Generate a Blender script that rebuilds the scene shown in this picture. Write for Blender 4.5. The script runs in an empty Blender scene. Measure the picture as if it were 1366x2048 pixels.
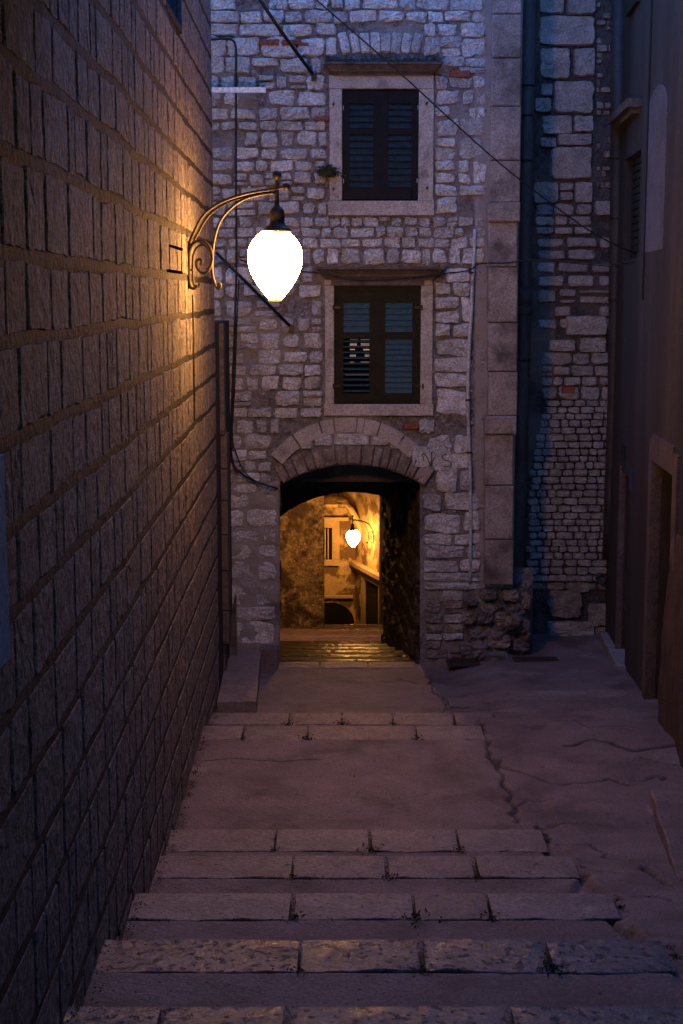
import bpy, math, random
import numpy as np
from mathutils import Vector, Matrix, noise
random.seed(7)
rnd = random.Random(11)
sc = bpy.context.scene
C = sc.collection

# ------------------------------------------------------------------ camera
F = 2900.0                      # focal length in photo pixels (1366 x 2048)
TILT = math.radians(8.5)
cam_d = bpy.data.cameras.new('camera'); cam = bpy.data.objects.new('camera', cam_d); C.objects.link(cam)
cam_d.sensor_fit = 'VERTICAL'; cam_d.sensor_height = 36.0; cam_d.lens = 36.0 * F / 2048.0
cam_d.clip_start = 0.1; cam_d.clip_end = 500
cam.location = (0, 0, 0); cam.rotation_euler = (math.pi/2 - TILT, 0, 0)
sc.camera = cam

# ------------------------------------------------------------------ dusk sky
SKY = 0.15; SUN_EL = 12.0; SUN_ROT = 20.0; EXPOSURE = 2.28
w = bpy.data.worlds.new('World'); sc.world = w; w.use_nodes = True
nt = w.node_tree; bg = nt.nodes['Background']
sky = nt.nodes.new('ShaderNodeTexSky'); sky.sky_type = 'NISHITA'; sky.sun_disc = False
sky.sun_elevation = math.radians(SUN_EL); sky.sun_rotation = math.radians(SUN_ROT)
sky.air_density = 1.0; sky.dust_density = 0.0; sky.ozone_density = 4.0
tn = nt.nodes.new('ShaderNodeMix'); tn.data_type = 'RGBA'; tn.blend_type = 'MULTIPLY'; tn.inputs[0].default_value = 1
tn.inputs[7].default_value = (1.05, 1.14, 1.55, 1)      # violet cast of the dusk sky
nt.links.new(sky.outputs[0], tn.inputs[6]); nt.links.new(tn.outputs[2], bg.inputs[0]); bg.inputs[1].default_value = SKY
sc.view_settings.view_transform = 'Standard'; sc.view_settings.look = 'None'
sc.view_settings.gamma = 1; sc.view_settings.exposure = EXPOSURE
sc.view_settings.use_curve_mapping = False
LAMP_RGB = (1.0, 0.43, 0.10); LAMP_L = 28.0
sc.render.engine = 'CYCLES'
sc.cycles.use_denoising = True
try: sc.cycles.denoiser = 'OPENIMAGEDENOISE'
except Exception: pass
sc.cycles.max_bounces = 6; sc.cycles.diffuse_bounces = 4; sc.cycles.glossy_bounces = 3
sc.cycles.sample_clamp_indirect = 6.0
sc.cycles.use_light_tree = True

# ------------------------------------------------------------------ pixel <-> world
ct, st = math.cos(TILT), math.sin(TILT)
def ray(px, py):
    u = (px-683.0)/F; v = (1024.0-py)/F
    return Vector((u, ct+v*st, -st+v*ct))
def at(px, py, Y):                      # point on the plane y = Y seen at a photo pixel
    d = ray(px, py); k = Y/d.y
    return Vector((d.x*k, Y, d.z*k))
def atz(px, py, Z):
    d = ray(px, py); k = Z/d.z
    return Vector((d.x*k, d.y*k, Z))
def proj(p):
    yc = p[1]*ct - p[2]*st; zc = p[1]*st + p[2]*ct
    if yc <= 0.05: return (-9999, -9999)
    return (683 + F*p[0]/yc, 1024 - F*zc/yc)

# ------------------------------------------------------------------ objects
WP = {}
def tag(o, label=None, cat=None, group=None, kind=None):
    if label: o['label'] = label
    if cat: o['category'] = cat
    if group: o['group'] = group
    if kind: o['kind'] = kind
    return o
def empty(name, loc, label=None, cat=None, group=None, kind=None, parent=None):
    o = bpy.data.objects.new(name, None); C.objects.link(o)
    o.empty_display_size = 0.2
    WP[o.name] = Vector(loc); o.location = loc
    if parent: o.parent = parent; o.location = Vector(loc) - WP[parent.name]
    return tag(o, label, cat, group, kind)
def mesh_obj(name, verts, faces, mat, parent=None, smooth=False, origin=None, kind=None):
    V = np.asarray(verts, dtype=float)
    if origin is None:
        origin = Vector(((V[:,0].min()+V[:,0].max())/2, (V[:,1].min()+V[:,1].max())/2, V[:,2].min()))
    origin = Vector(origin)
    V = V - np.array(origin)
    me = bpy.data.meshes.new(name); me.from_pydata(V.tolist(), [], faces); me.update()
    if smooth: me.polygons.foreach_set('use_smooth', [True]*len(me.polygons))
    if mat: me.materials.append(mat)
    o = bpy.data.objects.new(name, me); C.objects.link(o)
    WP[o.name] = origin
    o.location = origin if not parent else origin - WP[parent.name]
    if parent: o.parent = parent
    if kind: o['kind'] = kind
    return o
class MB:
    def __init__(s): s.v = []; s.f = []
    def add(s, vs, fs):
        n = len(s.v); s.v += [tuple(p) for p in vs]; s.f += [tuple(i+n for i in q) for q in fs]; return s
    def box(s, a, b):
        (x0,y0,z0),(x1,y1,z1) = a, b
        return s.add([(x0,y0,z0),(x1,y0,z0),(x1,y1,z0),(x0,y1,z0),(x0,y0,z1),(x1,y0,z1),(x1,y1,z1),(x0,y1,z1)],
                     [(0,3,2,1),(4,5,6,7),(0,1,5,4),(1,2,6,5),(2,3,7,6),(3,0,4,7)])
    def prism(s, poly, z0, z1):           # footprint in xy, counter-clockwise
        n = len(poly); s.add([(x,y,z0) for x,y in poly]+[(x,y,z1) for x,y in poly],
            [tuple(range(n-1,-1,-1)), tuple(range(n,2*n))]+[(i,(i+1)%n,n+(i+1)%n,n+i) for i in range(n)]); return s
    def prism_y(s, poly, y0, y1):         # outline in xz, depth in y
        n = len(poly); s.add([(x,y0,z) for x,z in poly]+[(x,y1,z) for x,z in poly],
            [tuple(range(n)), tuple(range(2*n-1,n-1,-1))]+[(i,n+i,n+(i+1)%n,(i+1)%n) for i in range(n)]); return s
    def tube(s, pts, r, n=8, r1=None):
        pts = [Vector(p) for p in pts]; m = len(pts); base = len(s.v)
        up = Vector((0.13,0.27,0.95)).normalized()
        prev = None
        for i,p in enumerate(pts):
            t = (pts[min(i+1,m-1)]-pts[max(i-1,0)]).normalized()
            if prev is None:
                a = t.cross(up)
                if a.length < 1e-3: a = t.cross(Vector((1,0,0)))
                a.normalize()
            else:
                a = (prev - t*prev.dot(t)).normalized()
            b = t.cross(a); prev = a
            rr = r if r1 is None else r+(r1-r)*i/(m-1)
            for k in range(n):
                an = 2*math.pi*k/n
                s.v.append(tuple(p + a*rr*math.cos(an) + b*rr*math.sin(an)))
        for i in range(m-1):
            for k in range(n):
                s.f.append((base+i*n+k, base+i*n+(k+1)%n, base+(i+1)*n+(k+1)%n, base+(i+1)*n+k))
        s.f.append(tuple(base+k for k in range(n-1,-1,-1))); s.f.append(tuple(base+(m-1)*n+k for k in range(n)))
        return s
    def lathe(s, prof, c, n=24):          # profile of (r, z) round a vertical axis at c
        base = len(s.v); m = len(prof)
        for r,z in prof:
            for k in range(n):
                an = 2*math.pi*k/n; s.v.append((c[0]+r*math.cos(an), c[1]+r*math.sin(an), c[2]+z))
        for i in range(m-1):
            for k in range(n):
                s.f.append((base+i*n+k, base+(i+1)*n+k, base+(i+1)*n+(k+1)%n, base+i*n+(k+1)%n))
        s.f.append(tuple(base+k for k in range(n))); s.f.append(tuple(base+(m-1)*n+k for k in range(n-1,-1,-1)))
        return s
    def obj(s, name, mat, parent=None, smooth=False, origin=None, kind=None):
        return mesh_obj(name, s.v, s.f, mat, parent, smooth, origin, kind)
def smooth_path(pts, k=6):
    P = [Vector(p) for p in pts]; P = [P[0]*2-P[1]] + P + [P[-1]*2-P[-2]]; out = []
    for i in range(1, len(P)-2):
        a,b,c,d = P[i-1],P[i],P[i+1],P[i+2]
        for j in range(k):
            t = j/k
            out.append(0.5*((2*b)+(c-a)*t+(2*a-5*b+4*c-d)*t*t+(3*b-a-3*c+d)*t**3))
    out.append(P[-2]); return out

# numpy value noise
def vnoise(x, y, seed=0):
    x = np.asarray(x, float); y = np.asarray(y, float)
    xi = np.floor(x).astype(np.int64); yi = np.floor(y).astype(np.int64); fx = x-xi; fy = y-yi
    def h(a, b):
        n = (a*374761393 + b*668265263 + seed*1442695041) & 0xffffffff
        n = ((n ^ (n >> 13))*1274126177) & 0xffffffff
        n = (n ^ (n >> 16)) & 0xffff
        return n/65535.0
    sx = fx*fx*(3-2*fx); sy = fy*fy*(3-2*fy)
    return (h(xi,yi)*(1-sx)+h(xi+1,yi)*sx)*(1-sy)+(h(xi,yi+1)*(1-sx)+h(xi+1,yi+1)*sx)*sy
def fbm(x, y, seed=0, oct=4):
    a = 0.5; t = 0; s = 0
    for o in range(oct):
        t = t + a*vnoise(np.asarray(x)*2**o, np.asarray(y)*2**o, seed+o*17); s += a; a *= 0.5
    return t/s
def grid_obj(name, P, keep, mat, parent=None, attr=None, smooth=True, kind=None, origin=None):
    # P: (n,m,3) points, keep: (n-1,m-1) bool
    n, m = P.shape[:2]; V = P.reshape(-1,3)
    i, j = np.nonzero(keep); a = i*m+j
    Fc = np.stack([a, a+m, a+m+1, a+1], 1)
    used = np.unique(Fc); remap = -np.ones(n*m, int); remap[used] = np.arange(len(used))
    Fc = remap[Fc]; V = V[used]
    if origin is None: origin = ((V[:,0].min()+V[:,0].max())/2, (V[:,1].min()+V[:,1].max())/2, V[:,2].min())
    o = mesh_obj(name, V, [], mat, parent, False, origin, kind)
    me = o.data; me.clear_geometry()
    me.vertices.add(len(V)); me.vertices.foreach_set('co', (V-np.array(origin)).ravel())
    me.loops.add(len(Fc)*4); me.polygons.add(len(Fc))
    me.loops.foreach_set('vertex_index', Fc.ravel())
    me.polygons.foreach_set('loop_start', np.arange(len(Fc))*4)
    try: me.polygons.foreach_set('loop_total', np.full(len(Fc), 4))
    except Exception: pass
    me.update(calc_edges=True)
    if smooth: me.polygons.foreach_set('use_smooth', [True]*len(Fc))
    if attr is not None:
        at_ = me.attributes.new('tint', 'FLOAT', 'POINT'); at_.data.foreach_set('value', attr.reshape(-1)[used].astype(np.float32))
    me.validate()
    return o

# ------------------------------------------------------------------ materials
MATS = {}
def mat(name, c1, c2, rough=0.85, scale=4.0, detail=8, bump=0.5, bscale=30.0, bdist=0.01, contrast=(0.35,0.65),
        rand=0.0, dark=None, dscale=1.5, dthr=(0.55,0.72), metallic=0.0, tint=None, spec=0.3, pits=None, stretch=(1,1,1), hue=None, grain=(48,.35), light=None):
    m = bpy.data.materials.new(name); m.use_nodes = True; N = m.node_tree.nodes; L = m.node_tree.links
    b = N['Principled BSDF']
    geo = N.new('ShaderNodeNewGeometry'); mp = N.new('ShaderNodeMapping'); L.new(geo.outputs['Position'], mp.inputs[0])
    mp.inputs['Scale'].default_value = stretch
    def nz(s, d=8, r=0.6):
        t = N.new('ShaderNodeTexNoise'); t.inputs['Scale'].default_value = s; t.inputs['Detail'].default_value = d
        t.inputs['Roughness'].default_value = r; L.new(mp.outputs[0], t.inputs['Vector']); return t.outputs[0]
    def mr(v, a, c, lo=0.0, hi=1.0):
        t = N.new('ShaderNodeMapRange'); t.inputs[1].default_value = a; t.inputs[2].default_value = c
        t.inputs[3].default_value = lo; t.inputs[4].default_value = hi; L.new(v, t.inputs[0]); return t.outputs[0]
    def mix(f, A, B, blend='MIX'):
        t = N.new('ShaderNodeMix'); t.data_type = 'RGBA'; t.blend_type = blend
        if isinstance(f, (int,float)): t.inputs[0].default_value = f
        else: L.new(f, t.inputs[0])
        for k,q in ((6,A),(7,B)):
            if isinstance(q, tuple): t.inputs[k].default_value = (*q,1) if len(q)==3 else q
            else: L.new(q, t.inputs[k])
        return t.outputs[2]
    col = mix(mr(nz(scale, detail), *contrast), c1, c2)
    if hue:
        col = mix(mr(nz(hue[1], 3), 0.45, 0.65), col, hue[0])
    if grain:
        gq = nz(grain[0], 5, .7); gv = mr(gq, .36, .64, 1-grain[1], 1+grain[1])
        cg_ = N.new('ShaderNodeCombineColor')
        for q in range(3): L.new(gv, cg_.inputs[q])
        col = mix(1.0, col, cg_.outputs[0], 'MULTIPLY')
    if rand:
        oi = N.new('ShaderNodeObjectInfo')
        v = mr(oi.outputs['Random'], 0, 1, 1-rand, 1+rand*0.8)
        n2 = mr(nz(2.3, 1), 0.3, 0.7, 1-rand*0.6, 1+rand*0.6)
        k = N.new('ShaderNodeMath'); k.operation = 'MULTIPLY'; L.new(v, k.inputs[0]); L.new(n2, k.inputs[1])
        cb = N.new('ShaderNodeCombineColor')
        for q in range(3): L.new(k.outputs[0], cb.inputs[q])
        col = mix(1.0, col, cb.outputs[0], 'MULTIPLY')
    if dark:
        col = mix(mr(nz(dscale, 10, 0.65), *dthr), col, dark)
    if tint:
        an = N.new('ShaderNodeAttribute'); an.attribute_name = 'tint'
        col = mix(an.outputs['Fac'], col, tint)
    if light:
        col = mix(mr(nz(light[1], 8, .7), .56, .70), col, light[0])
    if pits:
        vo = N.new('ShaderNodeTexNoise'); vo.inputs['Scale'].default_value = pits[0]; vo.inputs['Detail'].default_value = 3
        L.new(mp.outputs[0], vo.inputs['Vector'])
        pv = mr(vo.outputs[0], pits[1], pits[1]+0.08)
        col = mix(pv, col, pits[2])
    L.new(col, b.inputs['Base Color'])
    b.inputs['Roughness'].default_value = rough; b.inputs['Metallic'].default_value = metallic
    try: b.inputs['Specular IOR Level'].default_value = spec
    except Exception: pass
    if bump:
        t = nz(bscale, 10, 0.62); h = t
        if pits:
            q = N.new('ShaderNodeMath'); q.operation = 'MULTIPLY_ADD'; L.new(pv, q.inputs[0]); q.inputs[1].default_value = -0.6; L.new(t, q.inputs[2]); h = q.outputs[0]
        bp = N.new('ShaderNodeBump'); bp.inputs['Strength'].default_value = bump; bp.inputs['Distance'].default_value = bdist
        L.new(h, bp.inputs['Height']); L.new(bp.outputs[0], b.inputs['Normal'])
    MATS[name] = m; return m

M_stone = mat('limestone', (.36,.365,.385), (.52,.525,.545), scale=9, bump=1.0, bscale=20, bdist=0.05, rand=0.24, grain=(42,.42), dark=(.16,.13,.12), dscale=5, dthr=(.60,.74))
M_bstone = mat('shade_darkened_limestone', (.22,.205,.20), (.32,.30,.295), scale=9, bump=1.0, bscale=22, bdist=0.03, rand=0.2, dark=(.10,.09,.085), dscale=5, dthr=(.60,.74))  # darker limestone copy; the recessed corner's shade is put into the colour
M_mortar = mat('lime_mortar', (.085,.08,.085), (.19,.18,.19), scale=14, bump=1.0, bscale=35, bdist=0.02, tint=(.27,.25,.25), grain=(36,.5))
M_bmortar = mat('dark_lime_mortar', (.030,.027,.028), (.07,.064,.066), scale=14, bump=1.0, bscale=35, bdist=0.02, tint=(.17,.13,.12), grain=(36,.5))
M_brick = mat('brick_red', (.16,.05,.035), (.24,.09,.06), scale=20, bump=0.7)
M_dress = mat('dressed_stone', (.30,.275,.26), (.42,.39,.37), scale=5, bump=0.7, bscale=60, bdist=0.008, dark=(.13,.115,.105), dscale=2.2, dthr=(.56,.70), pits=(70,.66,(.12,.10,.09)))
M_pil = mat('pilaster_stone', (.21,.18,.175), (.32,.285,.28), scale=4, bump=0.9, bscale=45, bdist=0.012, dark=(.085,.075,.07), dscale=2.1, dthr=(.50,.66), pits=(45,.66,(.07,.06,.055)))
M_cornice = mat('weathered_cornice', (.055,.045,.042), (.12,.10,.095), scale=7, bump=0.7, bscale=50)
M_arch = mat('arch_stone', (.15,.125,.11), (.28,.24,.22), scale=8, bump=1.0, bscale=26, bdist=0.03, rand=.2)
M_arch2 = mat('dark_passage_stone', (.06,.05,.045), (.12,.10,.09), scale=8, bump=1.0, bscale=16, bdist=0.05, rand=.2)  # darker variant of the arch stone for the passage sides
M_lstone = mat('tooled_brown_stone', (.115,.105,.106), (.25,.228,.225), scale=14, bump=1.0, bscale=13, bdist=0.09, rand=0.10, dark=(.07,.058,.055), dscale=7, dthr=(.53,.68), grain=(30,.62))
M_lmortar = mat('dark_pointing', (.016,.0155,.0175), (.040,.038,.042), scale=10, bump=1.0, bscale=14, bdist=0.06)
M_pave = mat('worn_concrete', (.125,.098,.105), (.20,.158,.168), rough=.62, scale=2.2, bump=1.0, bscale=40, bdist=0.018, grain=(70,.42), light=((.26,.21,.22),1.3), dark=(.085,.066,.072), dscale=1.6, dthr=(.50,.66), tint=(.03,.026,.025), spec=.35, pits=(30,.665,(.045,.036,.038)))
M_nose = mat('worn_step_stone', (.095,.084,.092), (.16,.142,.153), rough=.15, scale=8, bump=1.0, bscale=26, bdist=0.012, spec=.32, rand=.12, pits=(24,.58,(.07,.06,.06)), dark=(.13,.11,.10), dscale=3)
M_nose2 = mat('smoother_step_stone', (.145,.12,.122), (.22,.182,.186), rough=.5, scale=8, bump=.9, bscale=34, bdist=0.014, spec=.4, rand=.12, pits=(30,.64,(.08,.07,.07)), dark=(.13,.11,.10), dscale=3)
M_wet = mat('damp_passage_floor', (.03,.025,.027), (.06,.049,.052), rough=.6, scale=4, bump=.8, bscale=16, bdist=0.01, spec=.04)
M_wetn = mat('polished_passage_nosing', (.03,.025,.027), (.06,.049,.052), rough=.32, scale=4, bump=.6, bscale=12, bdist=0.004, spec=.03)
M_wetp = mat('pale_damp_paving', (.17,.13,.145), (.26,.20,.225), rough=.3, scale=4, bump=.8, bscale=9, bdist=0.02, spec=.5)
M_plaster = mat('right_plaster', (.028,.026,.028), (.058,.051,.054), scale=1.5, bump=.5, bscale=40, bdist=.008, dark=(.03,.024,.024), dscale=.7, dthr=(.45,.68), stretch=(1,1,.22))
M_plaster_red = mat('brown_plaster', (.04,.028,.027), (.08,.055,.052), scale=3, bump=.8, bscale=22, bdist=.02, dark=(.04,.03,.027), dscale=2.2, dthr=(.48,.62))
M_rdress = mat('right_door_stone', (.065,.053,.055), (.11,.088,.091), scale=5, bump=.6, bscale=40, dark=(.12,.09,.08), dscale=2)
M_thresh = mat('pale_threshold', (.17,.17,.18), (.26,.26,.275), scale=8, bump=.5, bscale=40, dark=(.2,.19,.19), dscale=4)
M_pale = mat('pale_blue_plaster', (.075,.072,.095), (.12,.115,.145), scale=3, bump=.4, dark=(.12,.10,.12), dscale=1.2)
M_blue = mat('blue_lit_stone', (.07,.22,.36), (.11,.28,.44), scale=12, bump=.6, bscale=30)  # stone colour with the blue light on the wall edge painted in
M_green = mat('dark_green_paint', (.012,.022,.018), (.022,.034,.028), rough=.55, scale=10, bump=.3, bscale=60, spec=.12)
M_frame_lo = mat('brown_green_shutter_frame', (.010,.010,.006), (.018,.017,.010), rough=.6, scale=9, bump=.3, bscale=60, spec=.12)
M_slat_lo = mat('teal_slat_paint', (.008,.042,.062), (.013,.06,.082), rough=.5, scale=14, bump=.2)
M_frame_up = mat('black_shutter_frame', (.005,.006,.008), (.010,.011,.013), rough=.6, scale=9, bump=.3, bscale=60, spec=.12)
M_slat_up = mat('slate_blue_slat_paint', (.008,.017,.025), (.018,.030,.038), rough=.55, scale=14, bump=.2, dark=(.02,.03,.04), dscale=6, spec=.12)
M_iron = mat('brown_black_iron', (.016,.013,.010), (.032,.025,.019), rough=.48, scale=20, bump=.25, bscale=80, metallic=.5, spec=.5)
M_black = mat('black_rubber', (.008,.008,.009), (.015,.014,.015), rough=.6, bump=0)
M_shadow = mat('bracket_shadow_black', (.0008,.0008,.0008), (.0012,.0012,.0012), rough=1, bump=0, spec=0)  # flat black for the bracket's cast shadows on the wall
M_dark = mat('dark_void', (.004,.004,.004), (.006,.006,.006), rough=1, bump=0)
M_pipe = mat('grey_drainpipe', (.06,.054,.056), (.09,.08,.083), rough=.6, scale=3, bump=.3, bscale=30, dark=(.04,.035,.035), dscale=3, stretch=(1,1,.3))
M_pipe2 = mat('dark_drainpipe', (.025,.025,.028), (.045,.042,.045), rough=.6, scale=3, bump=.3, bscale=30)
M_conduit = mat('pale_conduit', (.30,.32,.36), (.42,.44,.48), rough=.5, scale=20, bump=.3, dark=(.12,.11,.11), dscale=9)
M_white = mat('white_enamel', (.72,.74,.76), (.8,.82,.84), rough=.4, bump=0)
M_moss = mat('dark_moss', (.012,.016,.008), (.03,.035,.015), scale=30, bump=.6)
M_leaf = mat('dusty_green_leaf', (.035,.045,.022), (.06,.07,.035), scale=30, bump=0)
M_rock = mat('rough_plinth_rock', (.10,.09,.095), (.24,.22,.225), scale=7, bump=1.0, bscale=10, bdist=.09, dark=(.05,.042,.042), dscale=3, dthr=(.50,.64))
M_grate = mat('rusty_grate', (.02,.015,.013), (.05,.035,.028), rough=.6, scale=30, bump=.4)
M_graffiti = mat('black_spray_paint', (.006,.01,.012), (.01,.014,.016), rough=.6, bump=0)
M_far = mat('crumbling_render', (.16,.125,.08), (.36,.28,.18), scale=6, bump=1.0, bscale=10, bdist=.08, dark=(.07,.05,.035), dscale=2.4, dthr=(.48,.58), grain=(16,.5))
M_farp = mat('stained_ochre_plaster', (.36,.27,.13), (.48,.37,.19), scale=1.2, bump=.6, bscale=12, bdist=.02, dark=(.13,.085,.045), dscale=1.0, dthr=(.47,.53))
M_fard = mat('ochre_dressed_stone', (.36,.28,.15), (.44,.34,.19), scale=5, bump=.5, bscale=18)
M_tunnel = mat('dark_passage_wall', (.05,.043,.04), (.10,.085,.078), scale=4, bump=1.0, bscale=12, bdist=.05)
def emis(name, rgb, s):
    m = bpy.data.materials.new(name); m.use_nodes = True; b = m.node_tree.nodes['Principled BSDF']
    b.inputs['Base Color'].default_value = (.8,.8,.8,1)
    b.inputs['Emission Color'].default_value = (*rgb,1); b.inputs['Emission Strength'].default_value = s
    return m
M_globe = emis('lit_globe', LAMP_RGB, LAMP_L)
M_globecap = emis('lit_globe_tip', (1.0,.5,.04), .25)
M_winlit = emis('dim_room_light', (1.0,.5,.3), .06)
M_winpale = emis('dim_room_pane', (.5,.55,.75), .012)

# ------------------------------------------------------------------ masonry
def outline(quad, n_side=3, rough=.08, r=rnd, cut=.13):
    pts = []
    for k in range(4):
        a = Vector(quad[k]); b = Vector(quad[(k+1)%4]); d = b-a; L = d.length
        nrm = Vector((d.y, -d.x)).normalized() if L > 0 else Vector((0,0))
        S = min((Vector(quad[1])-Vector(quad[0])).length, (Vector(quad[2])-Vector(quad[1])).length)
        c = min(.42, cut*S/max(L,1e-6)*r.uniform(.6,1.5))
        for q in range(n_side):
            t = c+(1-2*c)*q/(n_side-1)
            off = r.uniform(-1,.25)*rough*S*(0.55 if q in (0,n_side-1) else 1)
            pts.append(a+d*t+nrm*off)
    return pts
def stone_geo(pts, conv, d0, d1, r=rnd, inset=.16, lump=.25, fine=False):
    # pts 2D outline; conv(a, b, d) -> world
    n = len(pts); c = sum(pts, Vector((0,0)))/n
    h = d1-d0
    V = [conv(p.x, p.y, d0) for p in pts]
    r1 = [c+(p-c)*.965 for p in pts]; V += [conv(p.x,p.y,d1-h*r.uniform(.25,.5)) for p in r1]
    r2 = [c+(p-c)*(1-inset*r.uniform(.7,1.5)) for p in pts]; V += [conv(p.x,p.y,d1+h*lump*r.uniform(-.6,.4)) for p in r2]
    rings = 3
    if fine:
        r3 = [c+(p-c)*.5*r.uniform(.8,1.2) for p in pts]; V += [conv(p.x,p.y,d1+h*lump*r.uniform(-.6,.6)) for p in r3]; rings = 4
    V.append(conv(c.x, c.y, d1+h*lump*r.uniform(-.4,.7)))
    Fc = []
    for k in range(rings-1):
        for i in range(n):
            j = (i+1)%n; Fc.append((k*n+i, k*n+j, (k+1)*n+j, (k+1)*n+i))
    for i in range(n): Fc.append(((rings-1)*n+i, (rings-1)*n+(i+1)%n, rings*n))
    return V, Fc
def place_stones(items, parent, limit=290, name='stone', rest='small_stones', smooth=False):
    # items: (V, F, mat); the largest in view become objects of their own
    sized = []
    for V,Fc,m in items:
        P = [proj(v) for v in V]; xs = [p[0] for p in P]; ys = [p[1] for p in P]
        vis = max(xs) > -30 and min(xs) < 1396 and max(ys) > -30 and min(ys) < 2078
        sized.append(((max(xs)-min(xs))*(max(ys)-min(ys)) if vis else 0, V, Fc, m))
    sized.sort(key=lambda t: -t[0])
    left = {}
    for k,(a,V,Fc,m) in enumerate(sized):
        if k < limit and a > 0: mesh_obj(name, V, Fc, m, parent, smooth)
        else: left.setdefault(m.name, [MB(), m])[0].add(V, Fc)
    for nm,(mb,m) in left.items(): mb.obj(rest, m, parent, smooth, kind='stuff')
def rows(rect, hr, wr, gap, excl=None, split=.12, jit=.10, r=rnd):
    # courses of stones inside rect, avoiding excl(b0,b1) -> [(a0,a1)] kept intervals
    a0,a1,b0,b1 = rect; out = []; b = b0
    while b < b1-hr[0]*.5:
        h = r.uniform(*hr)
        if b+h > b1-hr[0]*.6: h = b1-b
        segs = excl(b, b+h, a0, a1) if excl else [(a0,a1)]
        for s0,s1 in segs:
            a = s0
            if s1-s0 < wr[0]*.35: continue
            while a < s1-1e-6:
                ww = r.uniform(*wr)
                if r.random() < .15: ww *= 1.3
                if a+ww > s1-wr[0]*.7: ww = s1-a
                if ww > wr[1]*1.5: ww /= 2
                q = [(a,b,a+ww,b+h)]
                if r.random() < split and h > (hr[0]+hr[1])*.45:
                    k = r.uniform(.35,.65)
                    q = [(a,b,a+ww,b+h*k),(a,b+h*k,a+ww,b+h)]
                for x0,y0,x1,y1 in q:
                    g = gap*r.uniform(.4,.9); j = jit*min(x1-x0,y1-y0)
                    out.append([(x0+g+r.uniform(0,j), y0+g+r.uniform(-.2*j,j)), (x1-g-r.uniform(0,j), y0+g+r.uniform(-.2*j,j)),
                                (x1-g-r.uniform(0,j), y1-g-r.uniform(-.2*j,j)), (x0+g+r.uniform(0,j), y1-g-r.uniform(-.2*j,j))])
                a += ww
        b += h
    return out
def interval_sub(a0, a1, holes):
    segs = [(a0,a1)]
    for h0,h1 in holes:
        ns = []
        for s0,s1 in segs:
            if h1 <= s0 or h0 >= s1: ns.append((s0,s1)); continue
            if h0 > s0: ns.append((s0,h0))
            if h1 < s1: ns.append((h1,s1))
        segs = ns
    return segs

# ================================================================== GROUND
STEP = [(-3,-1.5),(-1.8,-1.7),(-.7,-1.9),(.4,-2.1),(1.5,-2.3),(2.6,-2.5),(3.7,-2.68),(4.75,-2.84),(5.8,-3.0),(6.8,-3.163),(8.0,-3.436),(9.2,-3.69),(10.0,-3.81)]
XR = 1.55
def tread(y):
    y = np.asarray(y, float); z = np.full(y.shape, -3.88) - (y-10.0)*.014
    for k in range(len(STEP)-1, -1, -1): z = np.where(y < STEP[k][0], STEP[k][1], z)
    z = np.where((y >= 12.9) & (y < 13.8), -4.06, z)
    z = np.where(y >= 13.8, -4.17-(y-13.8)*.072, z)
    return z
RY = [-5,2.6,5,5.8,6.8,8,9.2,10,12.9,13.8,17,18.5]; RZ = [-1.3,-2.45,-2.93,-3.06,-3.26,-3.50,-3.72,-3.84,-3.925,-4.05,-4.27,-4.24]
def ground(x, y):
    t = tread(y); r_ = np.interp(y, RY, RZ) + .02*(fbm(np.asarray(x)*.9, np.asarray(y)*.9, 5)-.5)*2
    xr = np.where(y > 12.9, 1.28, XR) + .04*(vnoise(np.asarray(y)*2.3, 0*np.asarray(y), 9)-.5)
    k = np.clip((x-xr)/.05, 0, 1)
    k = np.where(y >= 13.8, np.clip((x-1.28)/.5, 0, 1), k)
    z = t*(1-k)+r_*k
    z = z + np.where((x > 1.2), .03*np.clip((x-1.8),0,2)*.6, 0)
    # raised slab to the right of the kerb
    kx = 2.24+(np.asarray(y)-9.3)*.13
    up = (x > kx) & (y > 8.6) & (y < 10.75)
    z = z + np.where(up, .10*np.clip((y-8.6)/.9,0,1), 0)
    return z
CR = []   # crack polylines in photo pixels: (points, width m, depth m)
CR.append(([(960,1450),(968,1470),(985,1515),(1000,1550),(1022,1600),(1026,1620),(1035,1645)], .03, .03))
CR.append(([(985,1515),(1010,1535),(1060,1550),(1120,1572),(1175,1566),(1225,1560),(1260,1572)], .025, .02))
CR.append(([(1022,1612),(1060,1603),(1110,1598)], .02, .02)); CR.append(([(1078,1655),(1085,1680),(1100,1712)], .05, .05))
CR.append(([(1088,1655),(1150,1650),(1230,1655)], .015, .015)); CR.append(([(1100,1690),(1180,1690),(1215,1715),(1285,1722)], .018, .02))
CR.append(([(1140,1722),(1160,1755),(1172,1790)], .05, .05)); CR.append(([(1180,1745),(1250,1748)], .014,.02))
CR.append(([(1285,1735),(1330,1770),(1345,1775)], .03, .03)); CR.append(([(1275,1795),(1330,1797),(1340,1802)], .02, .02))
CR.append(([(1215,1815),(1240,1860),(1262,1880)], .04, .04)); CR.append(([(1270,1565),(1330,1550),(1325,1560)], .03, .03))
CR.append(([(855,1350),(868,1385),(895,1403),(1000,1403),(1180,1403),(1230,1410)], .02, .02))
CR.append(([(895,1403),(886,1425)], .015, .015)); CR.append(([(890,1420),(1000,1418),(1150,1420),(1290,1421)], .018, .02))
CR.append(([(395,1522),(470,1518),(560,1524),(640,1520)], .02, .006)); CR.append(([(1130,1492),(1190,1478),(1260,1500),(1366,1490)], .05, .02))
CR.append(([(1290,1515),(1366,1532)], .03, .02)); CR.append(([(1150,1440),(1175,1455),(1250,1452)], .012, .01))
CR.append(([(745,1360),(775,1366),(805,1358),(835,1370)], .012, .01)); CR.append(([(1050,1360),(1110,1352),(1200,1368)], .01,.01))
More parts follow.
